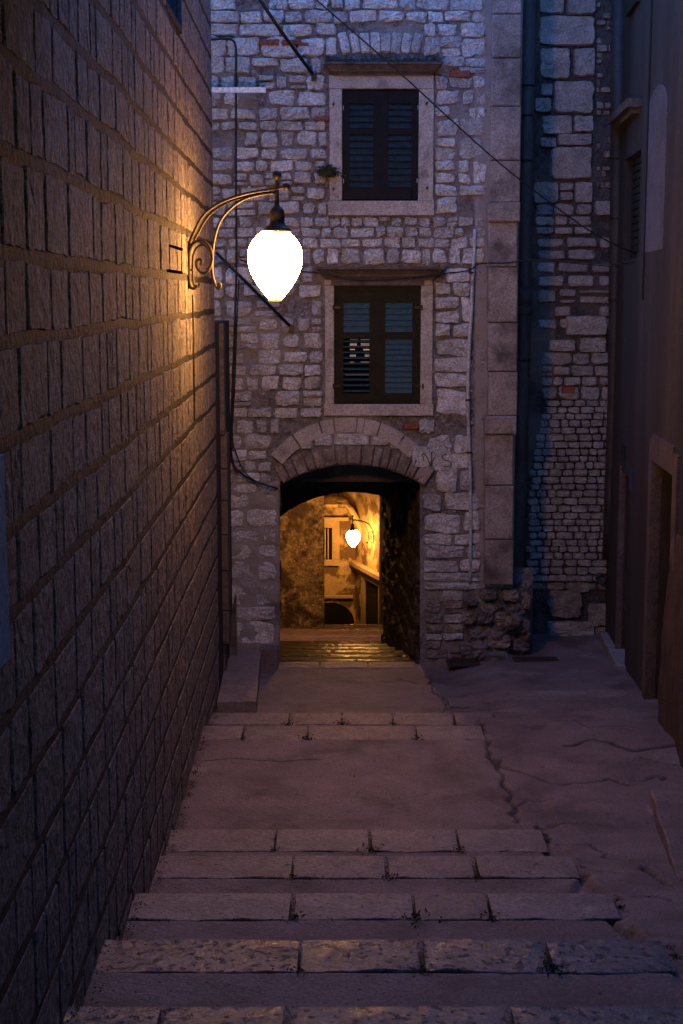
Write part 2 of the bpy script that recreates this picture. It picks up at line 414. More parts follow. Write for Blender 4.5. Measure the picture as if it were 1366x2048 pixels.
CR.append(([(700,1545),(705,1560)], .01,.01)); CR.append(([(1140,1305),(1180,1310),(1215,1318)], .012,.012))
def pix_ground(px, py):
    d = ray(px, py); y = 6.0
    for _ in range(400):
        k = y/d.y; z = d.z*k; g = float(ground(np.array(d.x*k), np.array(y)))
        if z <= g: return (d.x*k, y)
        y += .03
    return (d.x*k, y)
ys = []
y = -3.0
EDGES = [s[0] for s in STEP] + [12.9, 13.8]
base = np.concatenate([np.arange(-3,5,.12), np.arange(5,17.0,.018), np.arange(17.0,18.3,.06)])
ys = np.unique(np.round(np.concatenate([base, np.array(EDGES)-.001, np.array(EDGES)+.004]),4))
xs = np.concatenate([np.arange(-1.75,3.6,.018)])
GX, GY = np.meshgrid(xs, ys, indexing='ij')
GZ = ground(GX, GY)
GZ = GZ + .012*(fbm(GX*1.7, GY*1.7, 3)-.5) + .006*(fbm(GX*9, GY*9, 4)-.5)
TI = np.zeros_like(GZ)
for pl, wd, dp in CR:
    P = [pix_ground(*p) for p in pl]
    Q = []
    for a,b in zip(P[:-1],P[1:]):
        n = max(2,int(math.hypot(b[0]-a[0],b[1]-a[1])/.09))
        for q in range(n): Q.append((a[0]+(b[0]-a[0])*q/n+rnd.uniform(-.03,.03), a[1]+(b[1]-a[1])*q/n+rnd.uniform(-.035,.035)))
    Q.append(P[-1]); Q = np.array(Q)
    x0,x1,y0,y1 = Q[:,0].min()-.15,Q[:,0].max()+.15,Q[:,1].min()-.15,Q[:,1].max()+.15
    ii = np.nonzero((xs>x0)&(xs<x1))[0]; jj = np.nonzero((ys>y0)&(ys<y1))[0]
    if len(ii)==0 or len(jj)==0: continue
    sx = GX[np.ix_(ii,jj)]; sy = GY[np.ix_(ii,jj)]
    D = np.full(sx.shape, 9.0)
    for a,b in zip(Q[:-1],Q[1:]):
        ab = b-a; L2 = (ab**2).sum()+1e-9
        t = np.clip(((sx-a[0])*ab[0]+(sy-a[1])*ab[1])/L2,0,1)
        D = np.minimum(D, np.hypot(sx-a[0]-t*ab[0], sy-a[1]-t*ab[1]))
    wv = wd*(.22+.75*vnoise(sx*7, sy*7, 21))
    e = np.exp(-(D/wv)**2)
    GZ[np.ix_(ii,jj)] -= dp*e; TI[np.ix_(ii,jj)] = np.maximum(TI[np.ix_(ii,jj)], np.clip(e*1.3-.15,0,.95))
# room under the nosing stones
NOSE = [  # edge y, depth, z, joints (photo px at the edge row), py, material
    (4.75,.34,-2.84,[-150,120,460,790,1010,1300,1560],2190,M_nose),
    (5.8,.34,-3.0,[95,330,575,1015,1440,1700],2013,M_nose),
    (6.8,.35,-3.163,[190,600,838,1085,1326],1880,M_nose),
    (8.0,.36,-3.436,[262,588,826,972,1222],1787,M_nose2),
    (9.2,.37,-3.69,[318,588,772,945,1146],1712,M_nose2),
    (10.0,.42,-3.81,[338,555,740,910,1082],1658,M_nose2),
    (12.9,.42,-3.92,[400,490,616,830,962],1452,M_nose2),
    (13.8,.40,-4.06,[424,580,685,785,905,985],1427,M_nose2)]
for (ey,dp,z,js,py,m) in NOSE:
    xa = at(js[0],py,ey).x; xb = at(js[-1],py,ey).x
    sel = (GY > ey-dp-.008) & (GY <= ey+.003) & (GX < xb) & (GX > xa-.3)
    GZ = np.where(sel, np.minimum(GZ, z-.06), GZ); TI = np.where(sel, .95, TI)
for (ey,z) in STEP[:7]: pass
# blotchy darker band along the foot of the left wall
wallx = -1.075-.015*GY
e = np.exp(-((GX-wallx)/.07)**2)*(vnoise(GX*7,GY*5,31)*.9); TI = np.maximum(TI, np.clip(e,0,.8))
keep = ~((GX[:-1,:-1] < 1.15) & (GY[:-1,:-1] > 17.05))
P = np.stack([GX,GY,GZ],-1)
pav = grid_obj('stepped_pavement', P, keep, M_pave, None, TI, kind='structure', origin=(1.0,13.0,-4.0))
pav['label'] = 'broad worn stepped pavement of grey pink concrete going down the alley'
def nosing(parent, x0, x1, y0, y1, z, m, r=rnd):
    nx = max(6, int((x1-x0)/.05)); prof = [(y0,-.10),(y0,-.008),(y0+.006,-.003),(y0+(y1-y0)*.35,-.001),(y0+(y1-y0)*.7,.0),(y1-.012,-.001),(y1-.003,-.008),(y1,-.04),(y1,-.16)]
    V = []; m_ = len(prof)
    g0 = r.uniform(.0,.014); g1 = r.uniform(.0,.014); ph = r.uniform(0,50)
    for i in range(nx+1):
        t = i/nx; x = x0+g0+(x1-g1-x0-g0)*t
        ed = .007*max(0, 1-min(t,1-t)*nx)
        wob = .03*(noise.noise(Vector((x*3,ph,0))))+.012*noise.noise(Vector((x*17,ph,2))) ; wf = .008*noise.noise(Vector((x*4,ph,5)))
        for k,(yy,zz) in enumerate(prof):
            back = k < 3
            V.append((x, yy+(wob if back else (wf if k > 4 else 0)), z+.008+zz - ed*(.5 if 1<k<7 else 0) + (.004*noise.noise(Vector((x*12,yy*12,ph))) if 1<k<6 else 0)))
    Fc = [(i*m_+k,(i+1)*m_+k,(i+1)*m_+k+1,i*m_+k+1) for i in range(nx) for k in range(m_-1)]
    Fc += [tuple(range(m_)), tuple(nx*m_+k for k in range(m_-1,-1,-1))]
    return mesh_obj('stone', V, Fc, m, parent, False)
for (ey,dp,z,js,py,m) in NOSE:
    X = [at(j,py,ey).x for j in js]
    for a,b in zip(X[:-1],X[1:]): nosing(pav, a+.004, b-.004, ey-dp, ey, z, m)
# raised slab edge on the right, and a flush pale kerb strip on the lower court
k0 = pix_ground(895,1412); k1 = pix_ground(1275,1412)
xx = k0[0]
while xx < k1[0]-.2:
    w_ = rnd.uniform(.5,.8); zz = float(ground(np.array(xx+.3), np.array(k0[1])))
    nosing(pav, xx, min(xx+w_,k1[0]), k0[1]-.13, k0[1]+.12, zz+.004, M_nose2); xx += w_
# lane beyond the passage
LY = [(17.0,-4.40),(19.5,-4.85),(24.0,-5.80),(27.0,-6.40),(31.0,-7.12)]
lane = empty('passage_steps', (0,22,-5.6), kind='structure'); lane['label'] = 'damp shallow steps running down through the vaulted passage'
seq = []
for k in range(len(LY)-1):
    y0,z0 = LY[k]; y1,z1 = LY[k+1]; n = (3,3,1,2)[k]
    for q in range(n):
        ya = y0+(y1-y0)*q/n; yb = y0+(y1-y0)*(q+1)/n; zb = z0+(z1-z0)*(q+1)/n; za = z0+(z1-z0)*q/n
        seq.append((ya,yb,zb))
for k,(ya,yb,zb) in enumerate(seq):
    ya2 = ya + (.0 if k else .12)
    nx, ny = 60, 30; X_, Y_ = np.meshgrid(np.linspace(-3.2,2.2,nx), np.linspace(ya2,yb-.135,ny), indexing='ij')
    Z_ = zb+.05*(yb-Y_)/(yb-ya)+.010*(fbm(X_*2.5,Y_*2.5,40+k)-.5)*2
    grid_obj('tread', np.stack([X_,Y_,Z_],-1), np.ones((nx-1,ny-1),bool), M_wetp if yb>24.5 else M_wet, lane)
    xx = -3.2
    while xx < 2.2:
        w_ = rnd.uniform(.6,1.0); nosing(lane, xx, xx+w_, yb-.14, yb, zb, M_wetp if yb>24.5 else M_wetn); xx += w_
    MB().box((-3.2,ya2-.25,zb-.6),(2.2,yb-.02,zb-.06)).obj('step_base', M_wet, lane)
low = MB()
for k in range(24):
    yy = 31+k*.8; zz = -7.12-(k+1)*.26; low.box((-4,yy,zz-.5),(4,yy+.82,zz))
low.obj('lower_lane_steps', M_wet, lane)
# threshold stones of the passage mouth
for (a,b) in [(558,640),(640,735),(735,832)]:
    A = at(a,1330,17.0).x; B = at(b,1330,17.0).x; nosing(pav, A+.006, B-.006, 16.78, 17.06, -4.385, M_nose2)

# ================================================================== MAIN FACADE (y = 17)
YF = 17.0
house = empty('stone_house', (0.3, YF, -4.4), 'tall rubble stone house closing the alley, pierced by the arched passage', 'house')
def fa(px, py, d=0.0):
    p = at(px, py, YF); return Vector((p.x, YF-d, p.z))
# image y grows downwards, so outlines run the other way round: conv gives world
convF = lambda a,b,d: fa(a,b,d)
OC = (697,1034); RO = 200; RI = 168          # upper dressed ring
IC = (703,1198); R0 = 268; R1 = 312          # lower rough ring
def blocked(x, y):
    if 655<x<869 and 150<y<433: return True
    if 646<x<884 and 116<y<152: return True
    if 647<x<867 and 556<y<833: return True
    if 629<x<889 and 531<y<560: return True
    if math.hypot(x-OC[0],y-OC[1]) < RO+2 and y < 915: return True
    if math.hypot(x-IC[0],y-IC[1]) < R1+2 and y < 985 and 545<x<872: return True
    if 555<x<845 and y>925: return True
    if 675<x<845 and 66<y<120: return True
    return False
def exclF(b0, b1, a0, a1):
    holes = []; x = a0; cur = None
    while x <= a1:
        bl = any(blocked(x, b0+(b1-b0)*k) for k in (.08,.5,.92))
        if bl and cur is None: cur = x
        if not bl and cur is not None: holes.append((cur-2, x)); cur = None
        x += 2
    if cur is not None: holes.append((cur-2, a1+1))
    return interval_sub(a0, a1, holes)
ZON = [((412,972,-90,114),(22,50),(26,72),.5,.25),((412,644,114,148),(16,34),(26,54),.6,.15),((886,972,114,148),(16,34),(30,56),.5,.1), ((412,656,150,432),(20,38),(24,60),1.5,.2), ((868,972,150,432),(24,48),(28,54),.7,.25),
       ((412,972,434,530),(18,27),(18,44),.6,.05), ((412,649,533,700),(26,42),(26,64),2.0,.2), ((412,649,700,835),(22,36),(24,56),1.2,.2),
       ((866,944,533,835),(26,58),(30,70),.7,.25), ((412,560,835,985),(22,36),(26,60),1.2,.15), ((832,944,835,985),(30,50),(32,62),.7,.1),
       ((446,555,985,1292),(30,54),(44,100),2.0,.15), ((845,962,985,1180),(24,44),(36,88),.7,.12), ((849,928,1180,1318),(15,28),(26,54),1.0,.1)]
items = []
def warp(p, amp=3.2, f=.016):
    return (p[0]+amp*noise.noise(Vector((p[0]*f,p[1]*f,3.1))), p[1]+amp*noise.noise(Vector((p[0]*f,p[1]*f,9.7))))
for zi,(rc,hr,wr,gp,sp) in enumerate(ZON):
    for q in rows(rc,hr,wr,gp,exclF,sp,.18):
        near = any(blocked(*p) for p in [(q[0][0]-5,q[0][1]-5),(q[1][0]+5,q[1][1]-5),(q[2][0]+5,q[2][1]+5),(q[3][0]-5,q[3][1]+5)])
        if not near: q = [warp(p) for p in q]
        if rnd.random() < .05: continue
        q = [q[3],q[2],q[1],q[0]]
        pts = outline(q, 4, .13, cut=rnd.uniform(.03,.13))
        d1 = rnd.uniform(.018,.042)
        if zi == 11: d1 = rnd.uniform(.01,.028)
        V,Fc = stone_geo(pts, convF, -.03, d1, inset=.12, lump=.42)
        mt = M_arch if zi in (13,) and rnd.random()<.7 else M_stone
        items.append((V,Fc,mt))
# little relieving arch of upright stones over the upper window
for k in range(8):
    t = (k+.5)/8; x = 678+166*t; ang = (t-.5)*.55; hh = rnd.uniform(38,46); wv = rnd.uniform(8.2,9.6)
    cx, cy = x, 92-6*math.cos(ang*2)
    q = [(-wv,hh/2),(wv,hh/2),(wv*1.1,-hh/2),(-wv*1.1,-hh/2)]
    q = [(cx+a*math.cos(ang)-b*math.sin(ang), cy+a*math.sin(ang)+b*math.cos(ang)) for a,b in q]
    V,Fc = stone_geo(outline(q,3,.1), convF, -.03, rnd.uniform(.02,.04)); items.append((V,Fc,M_stone))
# fill between the two rings
for q in [(628,868,664,892),(668,866,738,890),(742,872,778,890),(780,880,806,897),(600,880,626,898)]:
    V,Fc = stone_geo(outline([(q[0],q[3]),(q[2],q[3]),(q[2],q[1]),(q[0],q[1])],3,.06), convF, -.03, .035); items.append((V,Fc,M_stone))
for _ in range(1500):
    x=rnd.uniform(412,972); y=rnd.uniform(-60,1170)
    if blocked(x,y) or blocked(x,y+6) or blocked(x+6,y) or blocked(x-6,y) or (y>965 and x<560): continue
    if x<600 and 180<y<720 and rnd.random()<.6: continue
    a=rnd.uniform(2,6.5); b_=rnd.uniform(1.6,4); th=rnd.uniform(-.5,.5); n=rnd.randint(5,7)
    pts=[Vector((x+math.cos(th)*a*math.cos(k*6.283/n)*rnd.uniform(.7,1.1)-math.sin(th)*b_*math.sin(k*6.283/n), y+math.sin(th)*a*math.cos(k*6.283/n)+math.cos(th)*b_*math.sin(k*6.283/n))) for k in range(n)]
    V,Fc=stone_geo(pts,convF,-.03,rnd.uniform(.004,.014),inset=.2,lump=.3); items.append((V,Fc,rnd.choice([M_stone,M_arch,M_mortar])))
place_stones(items, house, 285)
# dressed voussoirs of the upper ring, rough ones of the lower ring
def ring(c, r0, r1, angs, m, depth, name='voussoir'):
    for a0,a1 in zip(angs[:-1],angs[1:]):
        g = .6/r1; n = max(3, int((a1-a0)*r1/12)); pts = []
        for i in range(n+1):
            a = a0+g+(a1-a0-2*g)*i/n; pts.append(Vector((c[0]+r0*math.sin(a), c[1]-r0*math.cos(a))))
        for i in range(n,-1,-1):
            a = a0+g+(a1-a0-2*g)*i/n; rr = r1*(1+depth[2]*rnd.uniform(-1,1)); pts.append(Vector((c[0]+rr*math.sin(a), c[1]-rr*math.cos(a))))
        V,Fc = stone_geo(pts, convF, -.05, rnd.uniform(*depth[:2]), inset=.05 if depth[2]==0 else .18, lump=.05 if depth[2]==0 else .3)
        mesh_obj(name, V, Fc, m, house)
ring(OC, RI+1, RO, [-.90,-.60,-.30,-.155,.09,.165,.33,.60,.80], M_dress, (.03,.045,0))
an = [-.535]
while an[-1] < .54: an.append(an[-1]+rnd.uniform(.055,.11))
ring(IC, R0, R1-2, an, M_arch, (.02,.06,.015))
for (a,b,c_,d_) in [(518,79,560,92),(562,80,604,92),(898,140,942,156),(628,233,660,243),(806,846,838,858),(600,86,618,93)]:
    V,Fc = stone_geo(outline([(a,d_),(c_,d_),(c_,b),(a,b)],3,.05), convF, -.02, .045); mesh_obj('brick', V, Fc, M_brick, house)
# mortar bed as a rough sheet with the openings left out
gx = np.arange(400,1000,4.0); gy = np.arange(-110,1346,4.0)
A_, B_ = np.meshgrid(gx, gy, indexing='ij')
ur = (A_-683)/F; vr = (1024-B_)/F; den = ct+vr*st
XW = ur/den*YF; ZW = (-st+vr*ct)/den*YF
n1 = fbm(XW*7, ZW*7, 50); n2 = fbm(XW*1.6, ZW*1.6, 60)
cov = np.clip((n2-.50)*5, 0, 1)*.6
cov = np.maximum(cov, np.clip((n2-.33)*5,0,1)*np.exp(-((A_-520)/95)**2)*np.clip((760-B_)/80,0,1)*np.clip((B_-150)/60,0,1))
cov = np.maximum(cov, ((A_<560)&(B_>965)).astype(float)*np.clip((n2-.28)*6,0,1))
cov = np.maximum(cov, (A_>950).astype(float)*.9)
D_ = -.012+.030*(n1-.5) + cov*(.022+.03*(n1-.45))
hole = ((A_>672)&(A_<846)&(B_>172)&(B_<404))|((A_>660)&(A_<848)&(B_>566)&(B_<812))|((A_>557)&(A_<843)&(np.hypot(A_-IC[0],B_-IC[1])<R0+8)&(B_>900))|((A_>557)&(A_<843)&(B_>970))
hc = hole[:-1,:-1]&hole[1:,1:]&hole[1:,:-1]&hole[:-1,1:]
grid_obj('mortar_bed', np.stack([XW, YF-D_, ZW],-1)[::-1], ~hc[::-1], M_mortar, house, (cov*.9)[::-1])
# body of the house: masonry masses round the passage
xL0 = fa(555,1150).x; xR0 = fa(845,1150).x
TUN_L1 = -1.55; TUN_R1 = at(767,1150,24).x
body = MB()
body.prism([(-4.5,17.25),(xL0,17.25),(TUN_L1,24.0),(-4.5,24.0)][::1], -7.5, -2.2)
body.prism([(xR0,17.25),(2.1,17.25),(2.1,24.0),(TUN_R1,24.0)], -7.5, -2.2)
zc = fa(700,962).z
body.box((-4.5,17.42,zc),(2.1,24.0,5.2))
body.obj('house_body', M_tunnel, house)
# strip left and right, between sheet and body
MB().box((xL0-.9,17.02,-4.7),(xL0,17.26,-2.1)).obj('jamb', M_dress, house)
jr = MB().box((xR0,17.02,-4.7),(xR0+.6,17.26,-2.1)).obj('jamb', M_arch, house)
# intrados of the front arch (0.4 m deep) and dark beam behind
pts = []
for i in range(25):
    a = -.575+1.15*i/24; p = fa(IC[0]+R0*math.sin(a), IC[1]-R0*math.cos(a)); pts.append((p.x,p.z))
mb = MB()
top = 5.2
V = [(x,17.0,z) for x,z in pts]+[(x,17.42,z) for x,z in pts]+[(x,17.42,z+.9) for x,z in pts]
n = len(pts); Fc = [(i,i+1,n+i+1,n+i) for i in range(n-1)]
mesh_obj('arch_soffit', V, Fc, M_arch, house)
MB().box((xL0-.05,17.40,fa(700,972).z),(xR0+.05,17.75,zc+.02)).obj('timber_beam', M_tunnel, house)
itt = []
tdx = (TUN_R1-xR0)/6.75
convT = lambda a,b,d: Vector((xR0+tdx*(a-17.25)-d, a, b))
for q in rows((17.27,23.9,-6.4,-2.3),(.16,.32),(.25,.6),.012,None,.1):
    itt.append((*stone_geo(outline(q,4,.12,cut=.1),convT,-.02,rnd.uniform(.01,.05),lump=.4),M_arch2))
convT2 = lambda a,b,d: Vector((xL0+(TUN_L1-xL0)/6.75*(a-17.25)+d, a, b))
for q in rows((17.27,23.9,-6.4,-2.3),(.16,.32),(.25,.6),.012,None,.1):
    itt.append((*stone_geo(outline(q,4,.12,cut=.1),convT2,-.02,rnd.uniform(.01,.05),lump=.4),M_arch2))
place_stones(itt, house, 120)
# inner arch wall at the far end of the passage
c_in = at(703,978,24.0); Rn = 226/F*24*1.02; poly = []
for i in range(41):
    a = -1.15+2.3*i/40; poly.append((c_in.x+Rn*math.sin(a), c_in.z-Rn+Rn*math.cos(a)+.006*math.sin(i*2.7)))
V = []; Fc = []
for x,z in poly: V += [(x,23.6,z),(x,23.6,-1.8),(x,24.0,z),(x,24.0,-1.8)]
for i in range(40):
    a=4*i; b=4*i+4; Fc += [(a,b,b+1,a+1),(a+2,a+3,b+3,b+2),(a,a+2,b+2,b)]
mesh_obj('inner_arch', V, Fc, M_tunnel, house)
# left remainder of wall behind the left alley wall, and mass above the shop: the rest of the front
MB().box((-4.5,17.0,-5),(fa(404,600).x,17.5,5.2)).obj('wall_side', M_mortar, house)
MB().box((-4.5,17.02,fa(600,-108).z),(2.1,17.43,5.2)).obj('wall_top', M_mortar, house)

def block(name, px0, py0, px1, py1, d0, d1, m, parent, Y=YF, r=.006):
    a = at(px0,py0,Y); b = at(px1,py1,Y)
    x0,x1 = min(a.x,b.x),max(a.x,b.x); z0,z1 = min(a.z,b.z),max(a.z,b.z)
    V = []
    for (k,yy) in ((0,Y-d0),(0,Y-d1+r),(r,Y-d1)):
        V += [(x0+k,yy,z0+k),(x1-k,yy,z0+k),(x1-k,yy,z1-k),(x0+k,yy,z1-k)]
    Fc = [(3,2,1,0),(8,9,10,11)]
    for q in range(2):
        for i in range(4): j=(i+1)%4; Fc.append((q*4+i,q*4+j,(q+1)*4+j,(q+1)*4+i))
    return mesh_obj(name, V, Fc, m, parent)
def moulding(name, px0, px1, prof, m, parent, Y=YF):
    # prof: (py, out); stacked rings with returned ends
    a = at(px0,prof[0][0],Y); b = at(px1,prof[0][0],Y); x0=a.x; x1=b.x; V=[]; Fc=[]
    omax = max(o for _,o in prof)
    for py,o in prof:
        z = at(683,py,Y).z; e = (o-omax)
        V += [(x0-e,Y+.05,z),(x0-e,Y-o,z),(x1+e,Y-o,z),(x1+e,Y+.05,z)]
    n = len(prof)
    for k in range(n-1):
        for i in range(3): Fc.append((k*4+i,k*4+i+1,(k+1)*4+i+1,(k+1)*4+i))
    Fc.append((0,3,2,1)); Fc.append(((n-1)*4,(n-1)*4+1,(n-1)*4+2,(n-1)*4+3))
    return mesh_obj(name, V, Fc, m, parent)
# ---- windows
def shutter(parent, x0, y0, x1, y1, panels, fm, sm, wst, opened=()):
    # a leaf with stiles, rails and single slats; panels = [(top, bottom, count)]
    a = fa(x0,y0); b = fa(x1,y1); yb = YF+.03
    leaf = empty('shutter', ((a.x+b.x)/2, yb, b.z), parent=parent)
    T = .035
    def bar(u0,v0,u1,v1,t0=0.0,t1=T):
        p = fa(u0,v0); q = fa(u1,v1); return MB().box((p.x,yb-t1,q.z),(q.x,yb-t0,p.z))
    bar(x0,y0,x0+wst,y1).obj('stile', fm, leaf); bar(x1-wst,y0,x1,y1).obj('stile', fm, leaf)
    ye = [y0]+[q for p in panels for q in p[:2]]+[y1]
    for k in range(0,len(ye),2): bar(x0+wst+.1,ye[k],x1-wst-.1,ye[k+1]).obj('rail', fm, leaf)
    for pi,(t,bm,n) in enumerate(panels):
        h = (bm-t)/n
        for i in range(n):
            p = fa(x0+wst,t+h*i); q = fa(x1-wst,t+h*(i+1)); H = p.z-q.z
            tilt = .9 if pi in opened else .28
            dz = rnd.uniform(-.003,.003)
            if pi in opened:
                zc_ = (p.z+q.z)/2+dz
                V = [(p.x,yb-T+.004,zc_-.010),(q.x,yb-T+.004,zc_-.010),(q.x,yb-.002,zc_+.006),(p.x,yb-.002,zc_+.006),
                     (p.x,yb-T+.004,zc_-.004),(q.x,yb-T+.004,zc_-.004),(q.x,yb-.002,zc_+.012),(p.x,yb-.002,zc_+.012)]
            else:
                V = [(p.x,yb-T+.006,q.z+H*.06+dz),(q.x,yb-T+.006,q.z+H*.06+dz),(q.x,yb-.006,p.z+H*.02+dz),(p.x,yb-.006,p.z+H*.02+dz),
                     (p.x,yb-T+.006,q.z+H*.16+dz),(q.x,yb-T+.006,q.z+H*.16+dz),(q.x,yb-.006,p.z+H*.12+dz),(p.x,yb-.006,p.z+H*.12+dz)]
            mesh_obj('slat', V, [(0,3,2,1),(4,5,6,7),(0,1,5,4),(1,2,6,5),(2,3,7,6),(3,0,4,7)], sm, leaf)
    return leaf
def window(px0,py0,px1,py1, fr, wname):
    (X0,Y0,X1,Y1) = fr
    block('surround_stone', X0, py0+.3, px0, py1-.3, -.24, .035, M_dress, house)
    block('surround_stone', px1, py0+.3, X1, py1-.3, -.24, .036, M_dress, house)
    block('surround_stone', X0-1, Y0, X1+1, py0, -.24, .040, M_dress, house)
    block('surround_stone', X0-2, py1, X1+2, Y1, -.24, .048, M_dress, house)
    a = fa(px0,py0); b = fa(px1,py1)
    MB().box((a.x,YF+.20,b.z),(b.x,YF+.24,a.z)).obj('window_back', M_dark, house)
window(684,178,838,402,(659,151,866,431),'upper')
window(668,570,842,808,(650,560,864,831),'lower')
up1 = shutter(house,685,181,761,399,[(207,257,4),(269,376,8)],M_frame_up,M_slat_up,14)
up2 = shutter(house,762,181,838,399,[(207,257,4),(269,376,8)],M_frame_up,M_slat_up,14)
up1['label'] = 'almost black left shutter leaf of the upper window'; up2['label'] = 'almost black right shutter leaf of the upper window'
lo1 = shutter(house,672,582,754,804,[(604,665,5),(677,787,10)],M_frame_lo,M_slat_lo,15,opened=(1,))
lo2 = shutter(house,755,582,840,804,[(604,665,5),(677,787,10)],M_frame_lo,M_slat_lo,15)
lo1['label'] = 'left teal shutter leaf with its lower louvres open'; lo2['label'] = 'right teal shutter leaf with all louvres closed'
# frame behind the lower leaves
fr = MB(); p = fa(668,570); q = fa(842,582); fr.box((p.x,YF-.02,q.z),(q.x,YF+.04,p.z))
p = fa(668,804.5); q = fa(842,808); fr.box((p.x,YF-.02,q.z),(q.x,YF+.04,p.z))
p = fa(668,582); q = fa(671.6,804.5); fr.box((p.x,YF-.02,q.z),(q.x,YF+.04,p.z)); p = fa(840.4,582); q = fa(842,804.5); fr.box((p.x,YF-.02,q.z),(q.x,YF+.04,p.z))
fr.obj('window_frame', M_frame_lo, house)
# room seen between the open louvres
for (a,b,c_,d_,m) in [(700,679,716,683,M_winpale),(722,679,740,683,M_winpale),(700,687,714,691,M_winpale),(722,687,740,690,M_winpale),(700,691.2,714,692.6,M_winlit),(722,691.2,740,692.6,M_winlit),
                      (700,699,710,701,M_winlit),(727,699,740,701.5,M_winlit),(700,710,712,716,M_winpale),(730,709,740,716,M_winpale),(700,725,708,728,M_winlit),(722,725,740,728,M_winlit),(690,750,738,751.5,M_winlit)]:
    p = fa(a,b); q = fa(c_,d_); MB().box((p.x,YF+.16,q.z),(q.x,YF+.165,p.z)).obj('lit_pane', m, house)
for (x,y) in [(667,210),(853,208),(667,379),(853,377)]:
    p = fa(x,y); MB().tube([(p.x,YF-.03,p.z),(p.x,YF-.11,p.z)],.013,8).obj('shutter_stay', M_iron, house)
for (x,y,s) in [(684,650,-1),(684,0,0),(838,615,1),(840,772,1),(672,615,-1),(672,772,-1)]:
    if y==0: continue
    if x==684: continue
    p = fa(x,y); MB().box((p.x-.05 if s>0 else p.x-.03,YF-.035,p.z-.014),(p.x+.03 if s>0 else p.x+.05,YF-.008,p.z+.014)).obj('hinge', M_iron, house)
    MB().tube([(p.x+s*.03,YF-.045,p.z-.03),(p.x+s*.03,YF-.045,p.z+.03)],.011,8).obj('hinge_pin', M_iron, house)
for (x,y) in [(687,216),(836,216),(687,362),(834,362)]:
    p = fa(x,y); MB().box((p.x-.004,YF-.016,p.z-.025),(p.x+.004,YF-.006,p.z+.025)).obj('hinge', M_conduit, house)
# iron corner strap with studs on the right leaf
for i in range(3):
    p = fa(812+i*8,598); MB().lathe([(.010,-.010),(.012,0),(.010,.010)],(p.x,YF-.012,p.z),8).obj('stud', M_iron, house)
moulding('cornice', 631,887,[(534,.20),(539,.20),(542,.17),(549,.13),(553,.12),(557,.09),(560,.08)],M_cornice,house)
moulding('cornice', 649,883,[(128,.17),(132,.17),(135,.145),(142,.11),(145,.105),(149,.075),(152,.07)],M_cornice,house)
p=fa(662,560.5); q=fa(848,571); MB().box((p.x,YF-.06,q.z),(q.x,YF-.041,p.z)).obj('lintel_board', M_cornice, house)
# ---- pilaster with bands
pil = empty('pilaster', tuple(fa(1003,1310)), parent=house)
js = [-110,33,120,216,323,407]
for a,b in zip(js[:-1],js[1:]):
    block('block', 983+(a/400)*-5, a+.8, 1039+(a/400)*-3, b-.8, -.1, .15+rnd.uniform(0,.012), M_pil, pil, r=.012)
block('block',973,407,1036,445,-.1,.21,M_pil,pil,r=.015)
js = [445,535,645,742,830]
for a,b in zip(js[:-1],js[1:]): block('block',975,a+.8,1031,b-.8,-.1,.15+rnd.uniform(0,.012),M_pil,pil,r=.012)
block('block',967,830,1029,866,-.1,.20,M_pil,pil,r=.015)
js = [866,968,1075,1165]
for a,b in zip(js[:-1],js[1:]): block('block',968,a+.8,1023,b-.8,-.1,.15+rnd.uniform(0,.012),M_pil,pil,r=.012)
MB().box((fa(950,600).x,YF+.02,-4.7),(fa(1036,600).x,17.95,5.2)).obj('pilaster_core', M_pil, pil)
# rock plinth under the pilaster
gx = np.linspace(850,1068,80); gy = np.linspace(1140,1326,80); A_,B_ = np.meshgrid(gx,gy,indexing='ij')
ur=(A_-683)/F; vr=(1024-B_)/F; den=ct+vr*st
bul = np.clip((A_-905-.10*(1310-B_))/40,0,1)*np.clip((1070-A_-.08*(1310-B_)*fbm(B_*.05,A_*0,77))/14,0,1)*np.clip((B_-1140-30*fbm(A_*.06,A_*0,78))/60,0,1)
nn = fbm(A_*.03,B_*.03,70,5); dd = -.16+.06*bul*(fbm(A_*.22,B_*.22,79)-.5)*2+bul*(.22+.26*(nn-.5)*2+.10*np.clip((B_-1200)/110,0,1))+ .05*(fbm(A_*.12,B_*.12,71)-.5)
grid_obj('plinth_rock', np.stack([ur/den*YF, YF-dd, (-st+vr*ct)/den*YF],-1)[::-1], np.ones((79,79),bool), M_rock, house, smooth=False)
for (cx,cy,w_,h_,dz) in [(940,1200,26,14,.16),(975,1186,34,18,.22),(1020,1188,30,20,.22),(1050,1200,14,30,.20),(935,1232,24,20,.2),(968,1228,30,24,.26),(1008,1232,40,26,.27),(1046,1248,22,24,.22),(950,1268,30,22,.26),(995,1276,46,24,.30),(1040,1288,34,16,.27),(930,1294,22,18,.2),(890,1196,30,12,.04)]:
    q=[(cx-w_/2,cy+h_/2),(cx+w_/2,cy+h_/2),(cx+w_/2,cy-h_/2),(cx-w_/2,cy-h_/2)]
    V,Fc=stone_geo(outline(q,4,.16,cut=.14),convF,-.02,dz*.62,inset=.12,lump=.22,fine=True); mesh_obj('stone',V,Fc,rnd.choice([M_arch,M_arch,M_rock]),house)
